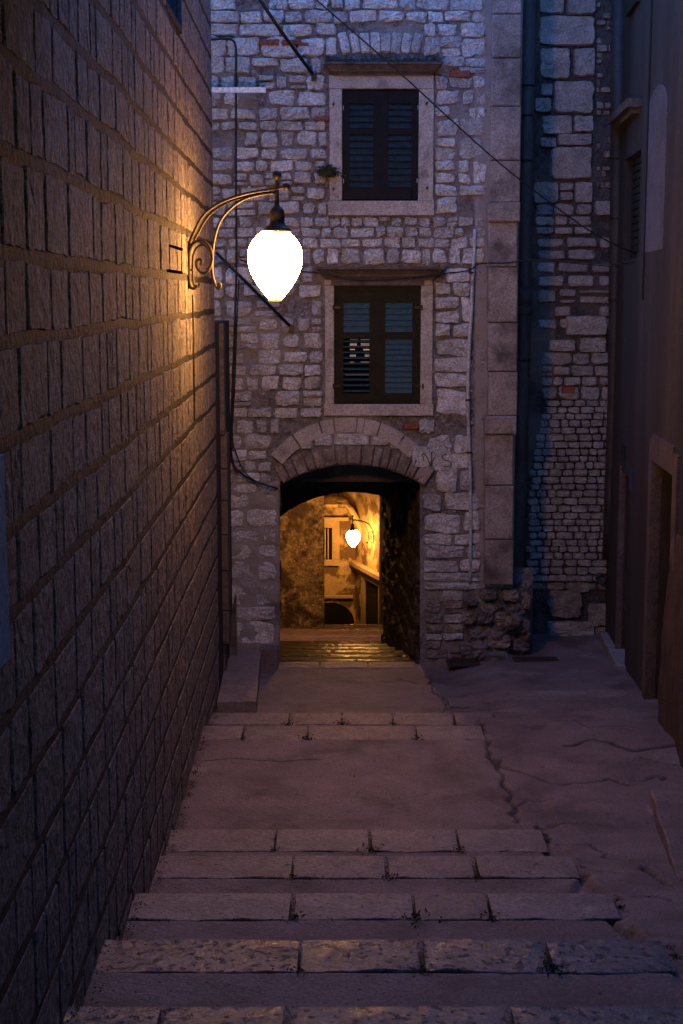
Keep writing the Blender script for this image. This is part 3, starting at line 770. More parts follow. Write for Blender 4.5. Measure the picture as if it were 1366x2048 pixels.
# letters sprayed beside the arch
def paint(parent, strokes, wpx, dz, name='sprayed_letter', Y=YF):
    for st_ in strokes:
        mbx = MB(); P = smooth_path([Vector((x,y,0)) for x,y in st_],4) if len(st_)>2 else [Vector((x,y,0)) for x,y in st_]
        mbx.tube([fa(p.x,p.y,dz) for p in P], wpx*.00586, 6); mbx.obj(name, M_graffiti, parent)
for (a,b,c_,d_) in [(824,893,862,934),(864,900,904,942)]:
    V,Fc = stone_geo(outline([(a,d_),(c_,d_),(c_,b),(a,b)],4,.03), convF, -.02, .052, lump=.03, inset=.1); mesh_obj('stone', V, Fc, M_stone, house)
paint(house, [[(846,921),(846,913),(843,909)],[(843,908),(848,907),(853,913),(861,929)],[(865,921),(871,909)]], .75, .056)
paint(house, [[(894,908),(888,907),(884,911),(884,915),(889,919),(898,921),(901,926),(900,931),(894,932),(886,931)]], .75, .056)

# ================================================================== RECESSED WALL (right of pilaster, y = 17.9)
YB = 17.9
wallb = empty('stone_wall', (at(1150,1290,YB).x, YB, -4.35), 'recessed rubble wall between the grey drainpipe and the dark drainpipe', 'wall')
convB = lambda a,b,d: at(a,b,YB)+Vector((0,-d,0))
items = []
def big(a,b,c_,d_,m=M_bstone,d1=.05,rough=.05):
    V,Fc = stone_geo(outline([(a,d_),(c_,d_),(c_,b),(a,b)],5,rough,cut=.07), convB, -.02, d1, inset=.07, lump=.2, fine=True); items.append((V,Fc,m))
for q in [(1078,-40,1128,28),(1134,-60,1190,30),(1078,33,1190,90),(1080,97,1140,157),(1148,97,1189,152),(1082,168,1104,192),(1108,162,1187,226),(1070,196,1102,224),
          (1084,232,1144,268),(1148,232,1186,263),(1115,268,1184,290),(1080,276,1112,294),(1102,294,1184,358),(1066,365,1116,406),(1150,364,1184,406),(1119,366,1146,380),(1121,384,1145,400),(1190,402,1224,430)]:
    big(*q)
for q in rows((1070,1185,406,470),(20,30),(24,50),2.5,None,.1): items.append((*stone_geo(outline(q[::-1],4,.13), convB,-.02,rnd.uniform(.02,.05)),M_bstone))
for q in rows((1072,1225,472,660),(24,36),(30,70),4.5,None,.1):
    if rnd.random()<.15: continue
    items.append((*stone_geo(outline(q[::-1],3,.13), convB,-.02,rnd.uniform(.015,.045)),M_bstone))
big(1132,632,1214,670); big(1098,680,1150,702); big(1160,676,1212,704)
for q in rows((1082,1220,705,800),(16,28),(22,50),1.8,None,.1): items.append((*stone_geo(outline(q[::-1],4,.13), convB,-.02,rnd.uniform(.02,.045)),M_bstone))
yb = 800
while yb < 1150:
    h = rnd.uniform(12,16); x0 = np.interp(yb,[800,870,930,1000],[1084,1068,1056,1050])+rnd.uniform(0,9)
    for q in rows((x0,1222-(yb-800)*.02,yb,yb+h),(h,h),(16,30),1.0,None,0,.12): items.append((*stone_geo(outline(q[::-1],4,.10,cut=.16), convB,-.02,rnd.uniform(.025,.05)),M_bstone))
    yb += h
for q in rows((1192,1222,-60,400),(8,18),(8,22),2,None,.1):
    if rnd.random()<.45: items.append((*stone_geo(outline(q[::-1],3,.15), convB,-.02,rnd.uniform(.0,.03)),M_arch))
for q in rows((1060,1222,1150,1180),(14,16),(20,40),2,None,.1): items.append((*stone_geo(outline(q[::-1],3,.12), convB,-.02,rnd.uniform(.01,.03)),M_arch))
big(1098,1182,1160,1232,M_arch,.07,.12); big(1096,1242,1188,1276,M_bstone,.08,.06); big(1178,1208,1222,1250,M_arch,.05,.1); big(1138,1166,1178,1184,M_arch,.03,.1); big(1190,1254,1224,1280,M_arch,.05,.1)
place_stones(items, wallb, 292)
gx = np.arange(1000,1262,4.0); gy = np.arange(-110,1312,4.0); A_,B_ = np.meshgrid(gx,gy,indexing='ij')
ur=(A_-683)/F; vr=(1024-B_)/F; den=ct+vr*st; XW=ur/den*YB; ZW=(-st+vr*ct)/den*YB
n1=fbm(XW*7,ZW*7,80); n2=fbm(XW*1.6,ZW*1.6,81); cov=np.clip((n2-.52)*5,0,1)*.25
cov=np.where((A_<1110)&(B_>520)&(B_<900),np.maximum(cov,.75*np.clip((n2-.25)*5,0,1)),cov)
D_=-.012+.035*(n1-.5)+cov*.02+np.where(B_>1150,.03*(n1-.3),0)
grid_obj('mortar_bed', np.stack([XW,YB-D_,ZW],-1)[::-1], np.ones((len(gx)-1,len(gy)-1),bool), M_bmortar, wallb, cov[::-1])
MB().box((2.1,YB+.06,-5),(4.6,24,5.2)).obj('wall_core', M_bmortar, wallb)
V,Fc = stone_geo(outline([(1120,787),(1152,787),(1150,772),(1122,774)],3,.1), convB,-.02,.05); mesh_obj('brick',V,Fc,M_brick,wallb)
# open pipe mouth low in the wall
p = at(1203,1158,YB-.14); mb = MB(); ro,ri = .062,.048
for yy,rr in ((YB+.02,ro),(YB-.14,ro),(YB-.14,ri),(YB+.02,ri)):
    for k in range(20): a=2*math.pi*k/20; mb.v.append((p.x+rr*math.cos(a),yy,p.z+rr*math.sin(a)))
for q in range(3):
    for k in range(20): mb.f.append((q*20+k,q*20+(k+1)%20,(q+1)*20+(k+1)%20,(q+1)*20+k))
mb.f.append(tuple(60+k for k in range(20)))
po = mb.obj('drain_outlet', M_pipe2, wallb, True)

# ================================================================== LEFT ALLEY WALL
def lx(Y): return -1.075-.015*Y
lwall = empty('stone_wall', (lx(8), 8, -3.4), 'long brown coursed stone wall along the left with wide dark pointing', 'wall')
convL = lambda a,b,d: Vector((lx(a)+d, a, b))
ztop = 5.2
# window opening high on this wall
def left_hit(px, py):
    d = ray(px,py); k = -1.075/(d.x+.015*d.y); return (d.y*k, d.z*k)
wy1, wz0 = left_hit(359, 55); wy0 = wy1-1.0; wz1 = wz0+1.5
items = []; BL = []
def exclL(b0,b1,a0,a1):
    return interval_sub(a0,a1,[(wy0,wy1)]) if (b1 > wz0+.03 and b0 < wz1) else [(a0,a1)]
b = -5.2
while b < 4.2:
    h = rnd.uniform(.26,.37); BL.append(b)
    for q in rows((2.2,14.97,b,b+h),(h,h),(.15,.62),.006,exclL,.0,.04):
        cy = (q[0][0]+q[1][0])/2; cz = (b+h/2)
        pp = proj((lx(cy),cy,cz))
        if pp[0] < -350 or pp[1] < -350 or pp[1] > 2400: continue
        if cz < float(tread(np.array(cy)))-.25: continue
        g = rnd.uniform(.003,.013) if (q[2][1]-q[1][1]) > .2 else .002
        q = [(q[0][0],q[0][1]+g),(q[1][0],q[1][1]+g),(q[2][0],q[2][1]-g),(q[3][0],q[3][1]-g)]
        q = [(a_+.02*noise.noise(Vector((a_*1.5,b_*1.5,1))), b_+.025*noise.noise(Vector((a_*1.2,b_*1.2,7)))) for a_,b_ in q]
        d1 = rnd.uniform(.001,.005)
        fine = cy < 9
        pts = outline(q, 6 if fine else 4, .04, cut=.05)
        V,Fc = stone_geo(pts, convL, -.02, d1, inset=.05, lump=.12, fine=fine)
        items.append((V,Fc,M_lstone))
    b += h
place_stones(items, lwall, 295)
ga = np.arange(1.5,15.0,.035); gb = np.arange(-5.3,4.3,.018); A_,B_ = np.meshgrid(ga,gb,indexing='ij')
wob = .02*np.vectorize(lambda a_,b_: noise.noise(Vector((a_*1.2,b_*1.2,7))))(A_[::1],B_[::1]) if False else 0
dist = np.min(np.abs(B_[...,None]-np.array(BL)[None,None,:]), axis=2)
D_ = -.011+.0115*np.exp(-(dist/.040)**4)+.006*(fbm(A_*8,B_*8,90)-.5)
P = np.stack([-1.075-.015*A_+D_, A_, B_],-1); hole=(A_>wy0)&(A_<wy1)&(B_>wz0)&(B_<wz1)
hc = hole[:-1,:-1]&hole[1:,1:]
grid_obj('mortar_bed', P, ~hc, M_lmortar, lwall)
m_ = MB(); m_.box((-5,1.0,-6),(lx(15)-.32,14.98,ztop)); m_.box((-5,-9,-6),(-1.10,1.52,5.5)); m_.box((-5,1.5,4.25),(-1.15,6.0,6.0)); m_.box((-5,6.0,4.25),(-1.32,14.98,ztop))
m_.prism([(lx(15)-.4,14.9),(lx(14.95)+.0,14.9),(lx(14.95),14.98),(lx(15)-.4,14.98)],-5.3,4.3)
m_.obj('wall_core', M_lmortar, lwall)
MB().box((lx(wy1)-.3,wy0-.02,wz0-.02),(lx(wy1)-.28,wy1+.3,wz1)).obj('window_back', M_dark, lwall)
MB().box((lx(wy1)-.28,wy1-.012,wz0),(lx(wy1)+.02,wy1+.06,wz1)).obj('window_reveal', M_pale, lwall)
MB().box((lx(wy1)-.28,wy0,wz0-.05),(lx(wy1)+.02,wy1-.012,wz0)).obj('window_sill', M_dark, lwall)
# stone edge, blue light put into its colour, where the wall leaves the picture
y1b, zz = left_hit(7, 1130); za = left_hit(8,1318)[1]; zb_ = left_hit(8,905)[1]
MB().prism([(lx(y1b)-.05,y1b-1.3),(lx(y1b)+.020,y1b-1.3),(lx(y1b)+.018,y1b-.02),(lx(y1b)+.006,y1b+.02),(lx(y1b)-.05,y1b)],za,zb_).obj('blue_lit_edge', M_blue, lwall)
# iron mounting bars of the bracket are parts of the lamp, built there
# low wall beyond, with quoins
low_w = empty('garden_wall', (lx(16),16,-4.3), 'lower wall end with pale pink quoin blocks beyond the long left wall', 'wall')
zt = at(440,645,15.6).z
MB().box((-5,15.0,-5.4),(at(446,900,15.9).x,16.98,zt)).obj('wall_core', M_lmortar, low_w)
MB().box((at(440,700,15.6).x-.3,15.55,at(450,868,15.6).z),(at(448,700,15.6).x,15.75,zt-.01)).obj('dark_end_piece', M_cornice, low_w)  # dark upper piece of the wall end
qy = [868,938,1001,1070,1142,1222,1290]
for a,b_ in zip(qy[:-1],qy[1:]):
    block('quoin', 424, a+1.0, 454.5+(a-868)*.012, b_-1.0, -.3, rnd.uniform(.0,.01), M_rdress, low_w, Y=15.6, r=.006)
block('quoin', 424, 1291, 452, 1420, -.3, -.02, M_rdress, low_w, Y=15.6)

# ================================================================== RIGHT HOUSE
def rx(Y): return 3.27+.06*(Y-17)
def right_hit(px, py):
    d = ray(px,py); k = (3.27-1.02)/(d.x-.06*d.y); return (d.y*k, d.z*k)
rh = empty('plastered_house', (rx(14),14,-4.3), 'dark plastered house along the right with two doorways', 'house')
def rwall(y0,y1,z0,z1,m,name='wall',d=0.0,th=.3,parent=rh):
    V=[(rx(y0)-d,y0,z0),(rx(y1)-d,y1,z0),(rx(y1)-d,y1,z1),(rx(y0)-d,y0,z1)]; V+=[(x+th,y,z) for x,y,z in V]
    return mesh_obj(name,V,[(3,2,1,0),(4,5,6,7),(0,1,5,4),(1,2,6,5),(2,3,7,6),(3,0,4,7)],m,parent)
# openings (y0,y1,z0,z1,depth)
d1y1,d1zt = right_hit(1243,940); d1y0,_ = right_hit(1260,958); d1zb = -4.35
d2y1,d2zt = right_hit(1309,920); d2y0,_ = right_hit(1350,955); d2zb = -4.25
wy_1,wzt = right_hit(1250,320); wy_0,wzb = right_hit(1276,516)
ny1,nzt = right_hit(1296,190); ny0,nzb = right_hit(1326,498)
H = [(d1y0,d1y1,d1zb,d1zt,.22),(d2y0,d2y1,d2zb,d2zt,.30),(wy_0,wy_1,wzb,wzt,.12)]
yc = sorted(set([1.0,17.9]+[h[0] for h in H]+[h[1] for h in H])); zc_ = sorted(set([-5.2,5.8]+[h[2] for h in H]+[h[3] for h in H]))
V=[];Fc=[]
for a,b_ in zip(yc[:-1],yc[1:]):
    for c0,c1 in zip(zc_[:-1],zc_[1:]):
        my,mz=(a+b_)/2,(c0+c1)/2
        if any(h[0]<my<h[1] and h[2]<mz<h[3] for h in H): continue
        n=len(V); V+=[(rx(a),a,c0),(rx(b_),b_,c0),(rx(b_),b_,c1),(rx(a),a,c1)]; Fc.append((n+3,n+2,n+1,n))
for (a,b_,c0,c1,dp) in H:
    for (p,q,r_,s_) in (((a,c0),(a,c1),0,0),((b_,c0),(b_,c1),0,0),((a,c1),(b_,c1),0,0),((a,c0),(b_,c0),0,0)):
        n=len(V); V+=[(rx(p[0]),p[0],p[1]),(rx(q[0]),q[0],q[1]),(rx(q[0])+dp,q[0],q[1]),(rx(p[0])+dp,p[0],p[1])]; Fc.append((n,n+1,n+2,n+3))
mesh_obj('wall',V,Fc,M_plaster,rh)
MB().box((2.35,-9,-6),(6,3.5,5.5)).obj('upper_storeys', M_plaster, rh)
MB().prism([(rx(1)+.5,1.0),(6,1.0),(6,18.2),(rx(18.2)+.5,18.2)],-5,5.8).box((rx(17.9),17.9,-5),(5.5,18.2,5.8)).obj('wall_core', M_plaster, rh)
def rpanel(h, m, name, d=0.0):
    a,b_,c0,c1,dp=h; V=[(rx(a)+dp-d,a,c0),(rx(b_)+dp-d,b_,c0),(rx(b_)+dp-d,b_,c1),(rx(a)+dp-d,a,c1)]; V+=[(x+.05,y,z) for x,y,z in V]
    return mesh_obj(name,V,[(3,2,1,0),(4,5,6,7),(0,1,5,4),(1,2,6,5),(2,3,7,6),(3,0,4,7)],m,rh)
rpanel(H[0],M_plaster,'door'); rpanel(H[1],M_green,'door'); rpanel(H[2],M_green,'shutter')
# boards on the doors
for h,mm in ((H[0],M_plaster),(H[1],M_green)):
    n=5; wdt=(h[1]-h[0])/n
    for i in range(n):
        rwall(h[0]+wdt*i+.006,h[0]+wdt*(i+1)-.006,h[2]+.02,h[3]-.03,mm,'board',d=-h[4]+.02,th=.015)
for i in range(14):
    z0=wzb+(wzt-wzb)*i/14; rwall(wy_0+.03,wy_1-.03,z0+.006,z0+(wzt-wzb)/14-.012,M_green,'slat',d=-.10+.012,th=.02)
# stone trims: second door architrave, thresholds
rwall(d2y1-.004,d2y1+.17,d2zb,d2zt+.20,M_rdress,'door_jamb',d=.03,th=.11)
rwall(d2y0-.02,d2y1-.001,d2zt,d2zt+.26,M_rdress,'door_lintel',d=.03,th=.34)
rwall(d2y0-.25,d2y0-.02,d2zb+1.8,d2zt+.20,M_rdress,'door_jamb',d=.028,th=.30)
rwall(d1y1-.004,d1y1+.06,d1zb,d1zt+.05,M_rdress,'door_jamb',d=.015,th=.07)
t1a,_=right_hit(1233,1262); t1b,_=right_hit(1258,1322)
rwall(d1y0-.10,17.6,-4.5,-4.14,M_thresh,'threshold',d=.10,th=.30)
rwall(d2y0+.02,d2y1+.12,-4.5,-4.12,M_thresh,'threshold',d=.10,th=.36)
# brown bulging plaster base nearer the camera
gya=np.linspace(10.2,d2y0-.02,70); gzb=np.linspace(-4.6,-2.0,60); A_,B_=np.meshgrid(gya,gzb,indexing='ij')
dd=.02+.10*np.clip((-2.3-B_)/1.2,0,1)*(fbm(A_*1.3,B_*1.3,95)+.2)+.02*(fbm(A_*6,B_*6,96)-.5)
dd=np.where(B_>-2.1,-.02,dd)
grid_obj('brown_plaster',np.stack([3.27+.06*(A_-17)-dd,A_,B_],-1)[::-1],np.ones((69,59),bool),M_plaster_red,rh)
# hood over the shutter, arched pale niche, vertical seam
hy1,hz=right_hit(1243,246); hy0,_=right_hit(1281,212)
rwall(hy0-.1,hy1,hz-.02,hz+.07,M_cornice,'hood',d=.16,th=.2); rwall(hy0-.05,hy1-.05,hz-.08,hz-.02,M_cornice,'hood_moulding',d=.09,th=.12)
pts=[]; 
nyc=(ny0+ny1)/2; nr=(ny1-ny0)/2
poly=[(ny0,nzb),(ny1,nzb),(ny1,nzt-.25)]+[(nyc+nr*math.cos(math.pi*i/12),nzt-.25+.25*math.sin(math.pi*i/12)) for i in range(1,12)]+[(ny0,nzt-.25)]
V=[(rx(y)-.004,y,z) for y,z in poly]+[(rx(y)+.05,y,z) for y,z in poly]; n=len(poly)
mesh_obj('niche_panel',V,[tuple(range(n-1,-1,-1)),tuple(range(n,2*n))]+[(i,(i+1)%n,n+(i+1)%n,n+i) for i in range(n)],M_pale,rh)
sy,_=right_hit(1302,100)
rwall(sy-.03,sy+.05,-1.0+.95,5.7,M_black,'seam_strip',d=.012,th=.02)
uy1,uz=right_hit(1259,34); uy0,_=right_hit(1281,8)
rwall(uy0,uy1,uz,uz+1.3,M_green,'shutter',d=.05,th=.06)
# small signs
s1y1,s1t=right_hit(1261,938); s1y0,s1b=right_hit(1267,985)
tag(rwall(s1y0,s1y1,s1b,s1t,M_blue2 if 'M_blue2' in globals() else mat('navy_plate',(.03,.03,.09),(.04,.04,.12),bump=0),'wall_plate',d=.015,th=.02,parent=None),'small narrow navy plate on the right plaster wall between the doorways','wall plate')
s2y1,s2t=right_hit(1248,890); s2y0,s2b=right_hit(1252,918)
tag(rwall(s2y0,s2y1,s2b,s2t,M_green,'meter_box',d=.04,th=.045,parent=None),'tiny dark box high on the right plaster wall above the farther doorway','box')

# ================================================================== STREET LAMPS
def lamp(name, label):
    t = empty(name, (0,0,0), label, 'street lamp', 'wall lamps on scrolled iron brackets')
    k = .00410
    def L(x,y,dy=0): return Vector(((x-232)/3.657*k, dy, -(y-780)/3.657*k))
    def tube(name_, pts, r, dy0=0, dy1=0, n=10):
        P = smooth_path([L(x,y,dy0+(dy1-dy0)*i/(len(pts)-1)) for i,(x,y) in enumerate(pts)],6)
        return MB().tube(P, r, n).obj(name_, M_iron, t, True)
    tube('bracket_arm',[(245,618),(300,500),(345,425),(400,372),(480,323),(600,279),(720,250),(860,230),(945,212)],.0125,-.045,0)
    tube('bracket_arm',[(262,618),(325,505),(372,432),(430,378),(510,330),(620,288),(740,258),(870,240)],.0105,.045,0)
    tube('bracket_arm',[(462,905),(440,930),(428,905),(412,850),(408,790),(412,690),(428,580),(468,462),(540,372),(640,303),(760,268),(870,254)],.0115,0,0)
    tube('scroll',[(300,915),(280,938),(255,930),(244,880),(242,760),(250,670),(280,615),(325,597),(370,612),(402,655),(414,715),(402,775),(370,822),(330,822),(302,785),(298,742),(322,728),(338,748),(326,770)],.012,-.04,-.035)
    tube('scroll',[(312,900),(298,925),(272,915),(264,870),(262,770),(270,690),(300,640),(340,625),(380,650),(400,700),(392,770),(362,805)],.009,.04,.035)
    tube('scroll_hook',[(428,905),(440,935),(462,932),(468,908),(452,900)],.011)
    MB().box(tuple(L(232,940,-.03)),tuple(L(248,625,.03))).obj('wall_plate', M_iron, t)
    for yy in (622,805):
        MB().box(tuple(L(236,yy+8,-.012)-Vector((.03,0,0))),tuple(L(268,yy-8,.012))).obj('mounting_bar', M_iron, t)
    a=L(950,212); MB().lathe([(.002,-.031),(.018,-.026),(.029,-.012),(.031,0),(.029,.012),(.018,.026),(.002,.031)],a,14).obj('finial_ball',M_iron,t,True)
    X=L(884,0).x; cx=(X,0,0); cg=(L(866,0).x,0,0)
    def z(y): return -(y-780)/3.657*k
    MB().lathe([(.003,z(97)),(.02,z(103)),(.035,z(120)),(.038,z(131)),(.035,z(143)),(.02,z(160)),(.014,z(168)),(.016,z(200)),(.020,z(215)),(.016,z(230)),(.017,z(330)),(.022,z(350)),(.045,z(365)),(.058,z(385)),(.062,z(430)),(.058,z(465)),(.07,z(485)),(.10,z(505)),(.118,z(520)),(.118,z(534)),(.10,z(536))],cx,24).obj('lamp_neck',M_iron,t,True)
    prof=[(530,100),(555,128),(590,162),(630,187),(670,199),(710,202),(750,200),(790,192),(830,178),(870,158),(910,132),(950,104),(990,72),(1012,52)]
    prof=[(r/3.657*k*.985,z(y)) for y,r in prof]
    MB().lathe(prof+[(.002,prof[-1][1]-.002)],cg,32).obj('globe',M_globe,t,True)
    e=prof[-1]
    MB().lathe([(e[0]*1.05,e[1]+.0),(e[0]*.9,e[1]-.020),(.004,e[1]-.024)],cg,20).obj('globe_tip',M_globecap,t,True)
    return t
def tree_copy(o, loc, rz, label):
    c=o.copy(); C.objects.link(c); c.location=loc; c.rotation_euler=(0,0,rz); c['label']=label
    for ch in list(o.children):
        d=ch.copy(); C.objects.link(d); d.parent=c
    return c
lamp1 = lamp('wall_lamp','large lit egg shaped globe lamp on the left stone wall in front')
o = at(373,533,12.0); lamp1.location=(lx(12)+.002, 12.0, o.z)
lamp2 = tree_copy(lamp1,(1.03+.02,46.0,at(748,1075,46).z),math.radians(198.3),'small distant lit globe lamp seen through the passage')
# conduit and two black strips standing for bracket shadows by the lamp
c = at(379,590,12.0)
pts=[Vector((lx(12)+.035,12.02,at(0,y,12).z)) + Vector((0,.01*math.sin(y*.05),0)) for y in range(590,850,12)]
tag(MB().tube(pts,.008,6).obj('cable',M_black),'thin supply cable running down the left wall below the front lamp','cable')
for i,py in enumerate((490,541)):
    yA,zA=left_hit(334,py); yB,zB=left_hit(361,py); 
    tag(MB().box((lx(yA)-.02,yA,zA-.010),(lx(yB)+.018,yB,zA+.010)).obj('bracket_shadow_strip',M_shadow),('upper' if i==0 else 'lower')+' painted shadow of the lamp bracket, a flush black strip on the left wall','shadow strip','bracket shadows beside the lamp')

# ================================================================== FAR SIDE OF THE PASSAGE
fw = empty('far_wall',(-1,30,-7),'rough crumbling wall on the left beyond the passage','wall')
xr_ = at(648,1100,30).x
gx=np.linspace(-4,xr_,110); gz=np.linspace(-8.2,-1.0,150); A_,B_=np.meshgrid(gx,gz,indexing='ij')
dd=.10*(fbm(A_*1.4,B_*1.4,101)-.5)+.09*(fbm(A_*5,B_*5,102,5)-.5); dd=np.where(A_>xr_-.03,0,dd)
# left part leans toward the viewer a little
YY=30-.30*(xr_-A_)-dd
grid_obj('rubble_face',np.stack([A_,YY,B_],-1)[::-1],np.ones((109,149),bool),M_far,fw)
MB().prism([(-4,29.4),(xr_-.01,30.02),(xr_-.01,31.5),(-4,31.5)],-8.2,7).obj('wall_core',M_far,fw)
br = empty('lane_sky_blocker',(0,33,-1.5),'unseen masses added to keep skylight out of the lower lane','house')
MB().box((-4,27.5,-1.6),(4,52,7)).box((-4.4,24.01,-14),(-4.01,52,7)).box((4.01,24.01,-14),(4.4,52,7)).box((-4,52.01,-14),(4,52.4,7)).obj('wall',M_tunnel,br)  # hidden boxes added to block the sky over and beside the lane
# right lane house in the distance (plane through (1.31,45.1) and (.49,47.7))
fr_ = empty('lane_house',(1.0,46.3,-11),'distant ochre house side with door and ledge lit by the far lamp','house')
dirv=Vector((-.3153,.949,0)); P0=Vector((1.03,46.0,0)); nv=Vector((-.949,-.3153,0))
def fh(px,py):
    d=ray(px,py); k=P0.dot(nv)/d.dot(nv); p=d*k; return ((p-P0).dot(dirv), p.z)
def fq(s,z,o=0): p=P0+dirv*s+nv*o; return (p.x,p.y,z)
def fbox(s0,s1,z0,z1,o0,o1,m,name,parent=fr_):
    V=[fq(s0,z0,o1),fq(s1,z0,o1),fq(s1,z1,o1),fq(s0,z1,o1),fq(s0,z0,o0),fq(s1,z0,o0),fq(s1,z1,o0),fq(s0,z1,o0)]
    return mesh_obj(name,V,[(0,1,2,3),(7,6,5,4),(0,4,5,1),(1,5,6,2),(2,6,7,3),(3,7,4,0)],m,parent)
sC=1.8
fbox(-9,sC,-13,5,-.6,0,M_farp,'wall')
s0,z0=fh(713,1122); s1,z1=fh(767,1155); zl=(z0+z1)/2
zl=fh(740,1138)[1]
fbox(-4,sC,zl-.10,zl+.03,0,.22,M_fard,'ledge'); fbox(-4,sC,zl-.22,zl-.10,0,.12,M_fard,'ledge_moulding')
sa,za_=fh(730,1160); sb,zb2=fh(763,1180)
a_,zt_=fh(733,1158); b_2,_=fh(763,1178)
fbox(b_2+.02,a_-.02,-13,zt_,0,.03,M_dark,'door')
fbox(a_-.02,a_+.30,-13,zt_+.02,0,.10,M_fard,'door_jamb'); fbox(b_2-.2,b_2+.02,-13,zt_+.02,0,.10,M_fard,'door_jamb'); fbox(b_2-.2,a_+.30,zt_+.02,zt_+.30,0,.10,M_fard,'door_lintel')
s_a,z_a=fh(724,1165); fbox(s_a-.15,s_a+.15,z_a-.25,z_a+.1,0,.02,M_dark,'vent')
s_a,z_a=fh(723,1225); fbox(s_a-.15,s_a+.15,z_a-.3,z_a+.2,0,.02,M_dark,'vent')
# back house facing us
YK=47.7
bk = empty('back_house',(0,YK,-11),'distant ochre plastered house with a window above a dark arch','house')
def kb(px0,py0,px1,py1,d0,d1,m,name): return block(name,px0,py0,px1,py1,d0,d1,m,bk,Y=YK,r=.01)
kb(380,300,716,1400,-.5,0,M_farp,'wall')
kb(640,1033,697,1040,0,.20,M_fard,'window_hood')
kb(664,1055,679,1119,0,.06,M_fard,'window_frame'); kb(640,1055,648,1119,0,.06,M_fard,'window_frame'); kb(640,1119,679,1131,0,.10,M_fard,'window_sill'); kb(640,1040,679,1055,0,.05,M_fard,'window_head')
kb(648,1056,664,1119,-.02,.012,M_dark,'window_pane'); kb(655,1057,657.5,1118,.012,.04,M_fard,'window_bar'); kb(649,1057,651.5,1118,.012,.04,M_fard,'window_bar')
kb(600,1190,706,1196,0,.10,M_fard,'ledge')
ca=at(662,1246,YK); ra=48/F*YK
poly=[(ca.x-ra,-13.4),(ca.x+ra,-13.4)]+[(ca.x+ra*math.cos(math.pi*i/14),ca.z+ra*.9*math.sin(math.pi*i/14)) for i in range(15)]
MB().prism_y(poly,YK-.03,YK+.05).obj('dark_arch',M_dark,bk)
# vault rib springing over the window
pv=[at(640+i*3.5,1010-0*i+ (0 if i<14 else (i-14)**1.7*1.1),YK-.5) for i in range(26)]
MB().tube([p_ for p_ in pv],.10,6).obj('vault_rib',M_farp,bk)
# third lamp on the house opposite the crumbling wall, out of sight from here
side=empty('side_house',(1.6,28,-7),'house side beyond the passage on the right','house')
MB().box((.98,24.4,-8.5),(3.5,37,7)).obj('wall',M_farp,side)
lamp3=tree_copy(lamp1,(.96,27.8,-3.25),math.radians(180),'lit globe lamp on the house just beyond the passage')

# ================================================================== PIPES
def pipe(name,label,pts,r,m,collars,clamps,cat='drainpipe'):
    t=empty(name,tuple(pts[-1]),label,cat)
    MB().tube(pts,r,16).obj('pipe',m,t,True)
    for y_,dr,h in collars:
        p=y_; MB().lathe([(r+dr*.4,-h/2),(r+dr,-h/2+.01),(r+dr,h/2-.01),(r+dr*.4,h/2)],tuple(p),18).obj('collar',m,t,True)
    for p in clamps:
        MB().lathe([(r+.004,-.012),(r+.010,-.008),(r+.010,.008),(r+.004,.012)],tuple(p),18).obj('clamp',M_iron,t,True)
    return t
YPP=YB-.17
P1=[at(1058,-100,YPP),at(1054,300,YPP),at(1049,600,YPP),at(1045,800,YPP),at(1038,1000,YPP),at(1034,1140,YPP),at(1036,1150,YPP)]
pipe('drainpipe','thick grey drainpipe beside the stone pilaster',P1,.083,M_pipe,[(at(1049,592,YPP),.018,.16),(at(1048,622,YPP),.012,.10)],[at(1054,172,YPP),at(1053,232,YPP),at(1052,322,YPP),at(1047,720,YPP)])
P2=[at(1240,-100,YPP),at(1236,300,YPP),at(1233,500,YPP),at(1229,800,YPP),at(1222,1000,YPP),at(1218,1118,YPP)]
pipe('drainpipe','near black drainpipe in the corner next to the plastered house',P2,.085,M_pipe2,[(at(1236,310,YPP),.012,.10)],[at(1235,437,YPP),at(1230,600,YPP)])
YC=YF-.05
P3=[at(x,y,YC) for x,y in [(950,458),(949,500),(945,560),(943,620),(938,700),(936,780),(937,860),(940,940),(941,1000),(941,1080),(940,1167)]]
pipe('conduit','thin pale grey conduit running down the facade left of the pilaster',smooth_path(P3,3),.020,M_conduit,[],[at(943,545,YC),at(936,800,YC),at(939,905,YC)],'conduit')

# ================================================================== CABLES, POLES
def cable(label,pts,r=.009,name='cable',m=M_black,sm=True):
    P=[at(*p) for p in pts]; P=smooth_path(P,6) if sm else P
    return tag(MB().tube(P,r,6).obj(name,m,None,True),label,name)
y_near=16.9
cable('long black cable hanging down the facade from the top left to the arch',[(415,80,16.9),(440,78,16.9),(462,79,16.9),(471,92,16.9),(472,130,16.9),(472,350,16.9),(473,520,16.9),(470,640,16.9),(466,760,16.9),(462,860,16.9),(464,915,16.9),(475,940,16.9),(505,960,16.9),(545,974,16.9),(560,978,17.1)],.013)
cable('second thinner cable beside the long one on the facade',[(478,560,16.88),(474,640,16.88),(470,760,16.88),(465,870,16.88),(472,905,16.88),(490,945,16.88),(520,968,16.88)],.008)
cable('taut wire slanting across the facade from the top to the right house',[(598,-30,15.4),(700,58,15.5),(800,146,15.6),(900,238,15.7),(1000,327,15.8),(1100,405,15.9),(1180,462,15.9),(1240,494,16.0),(1272,506,16.1)],.008,'wire')
cable('slack wire crossing the facade under the lower window cornice to the right',[(480,520,16.8),(560,540,16.8),(640,546,16.68),(700,559,16.68),(790,558,16.68),(880,548,16.7),(935,541,16.85),(962,527,16.75),(1010,526,16.7),(1060,520,16.6),(1130,523,16.4),(1230,528,16.1),(1290,520,15.9),(1366,509,14.0),(1400,504,13)],.008,'wire')
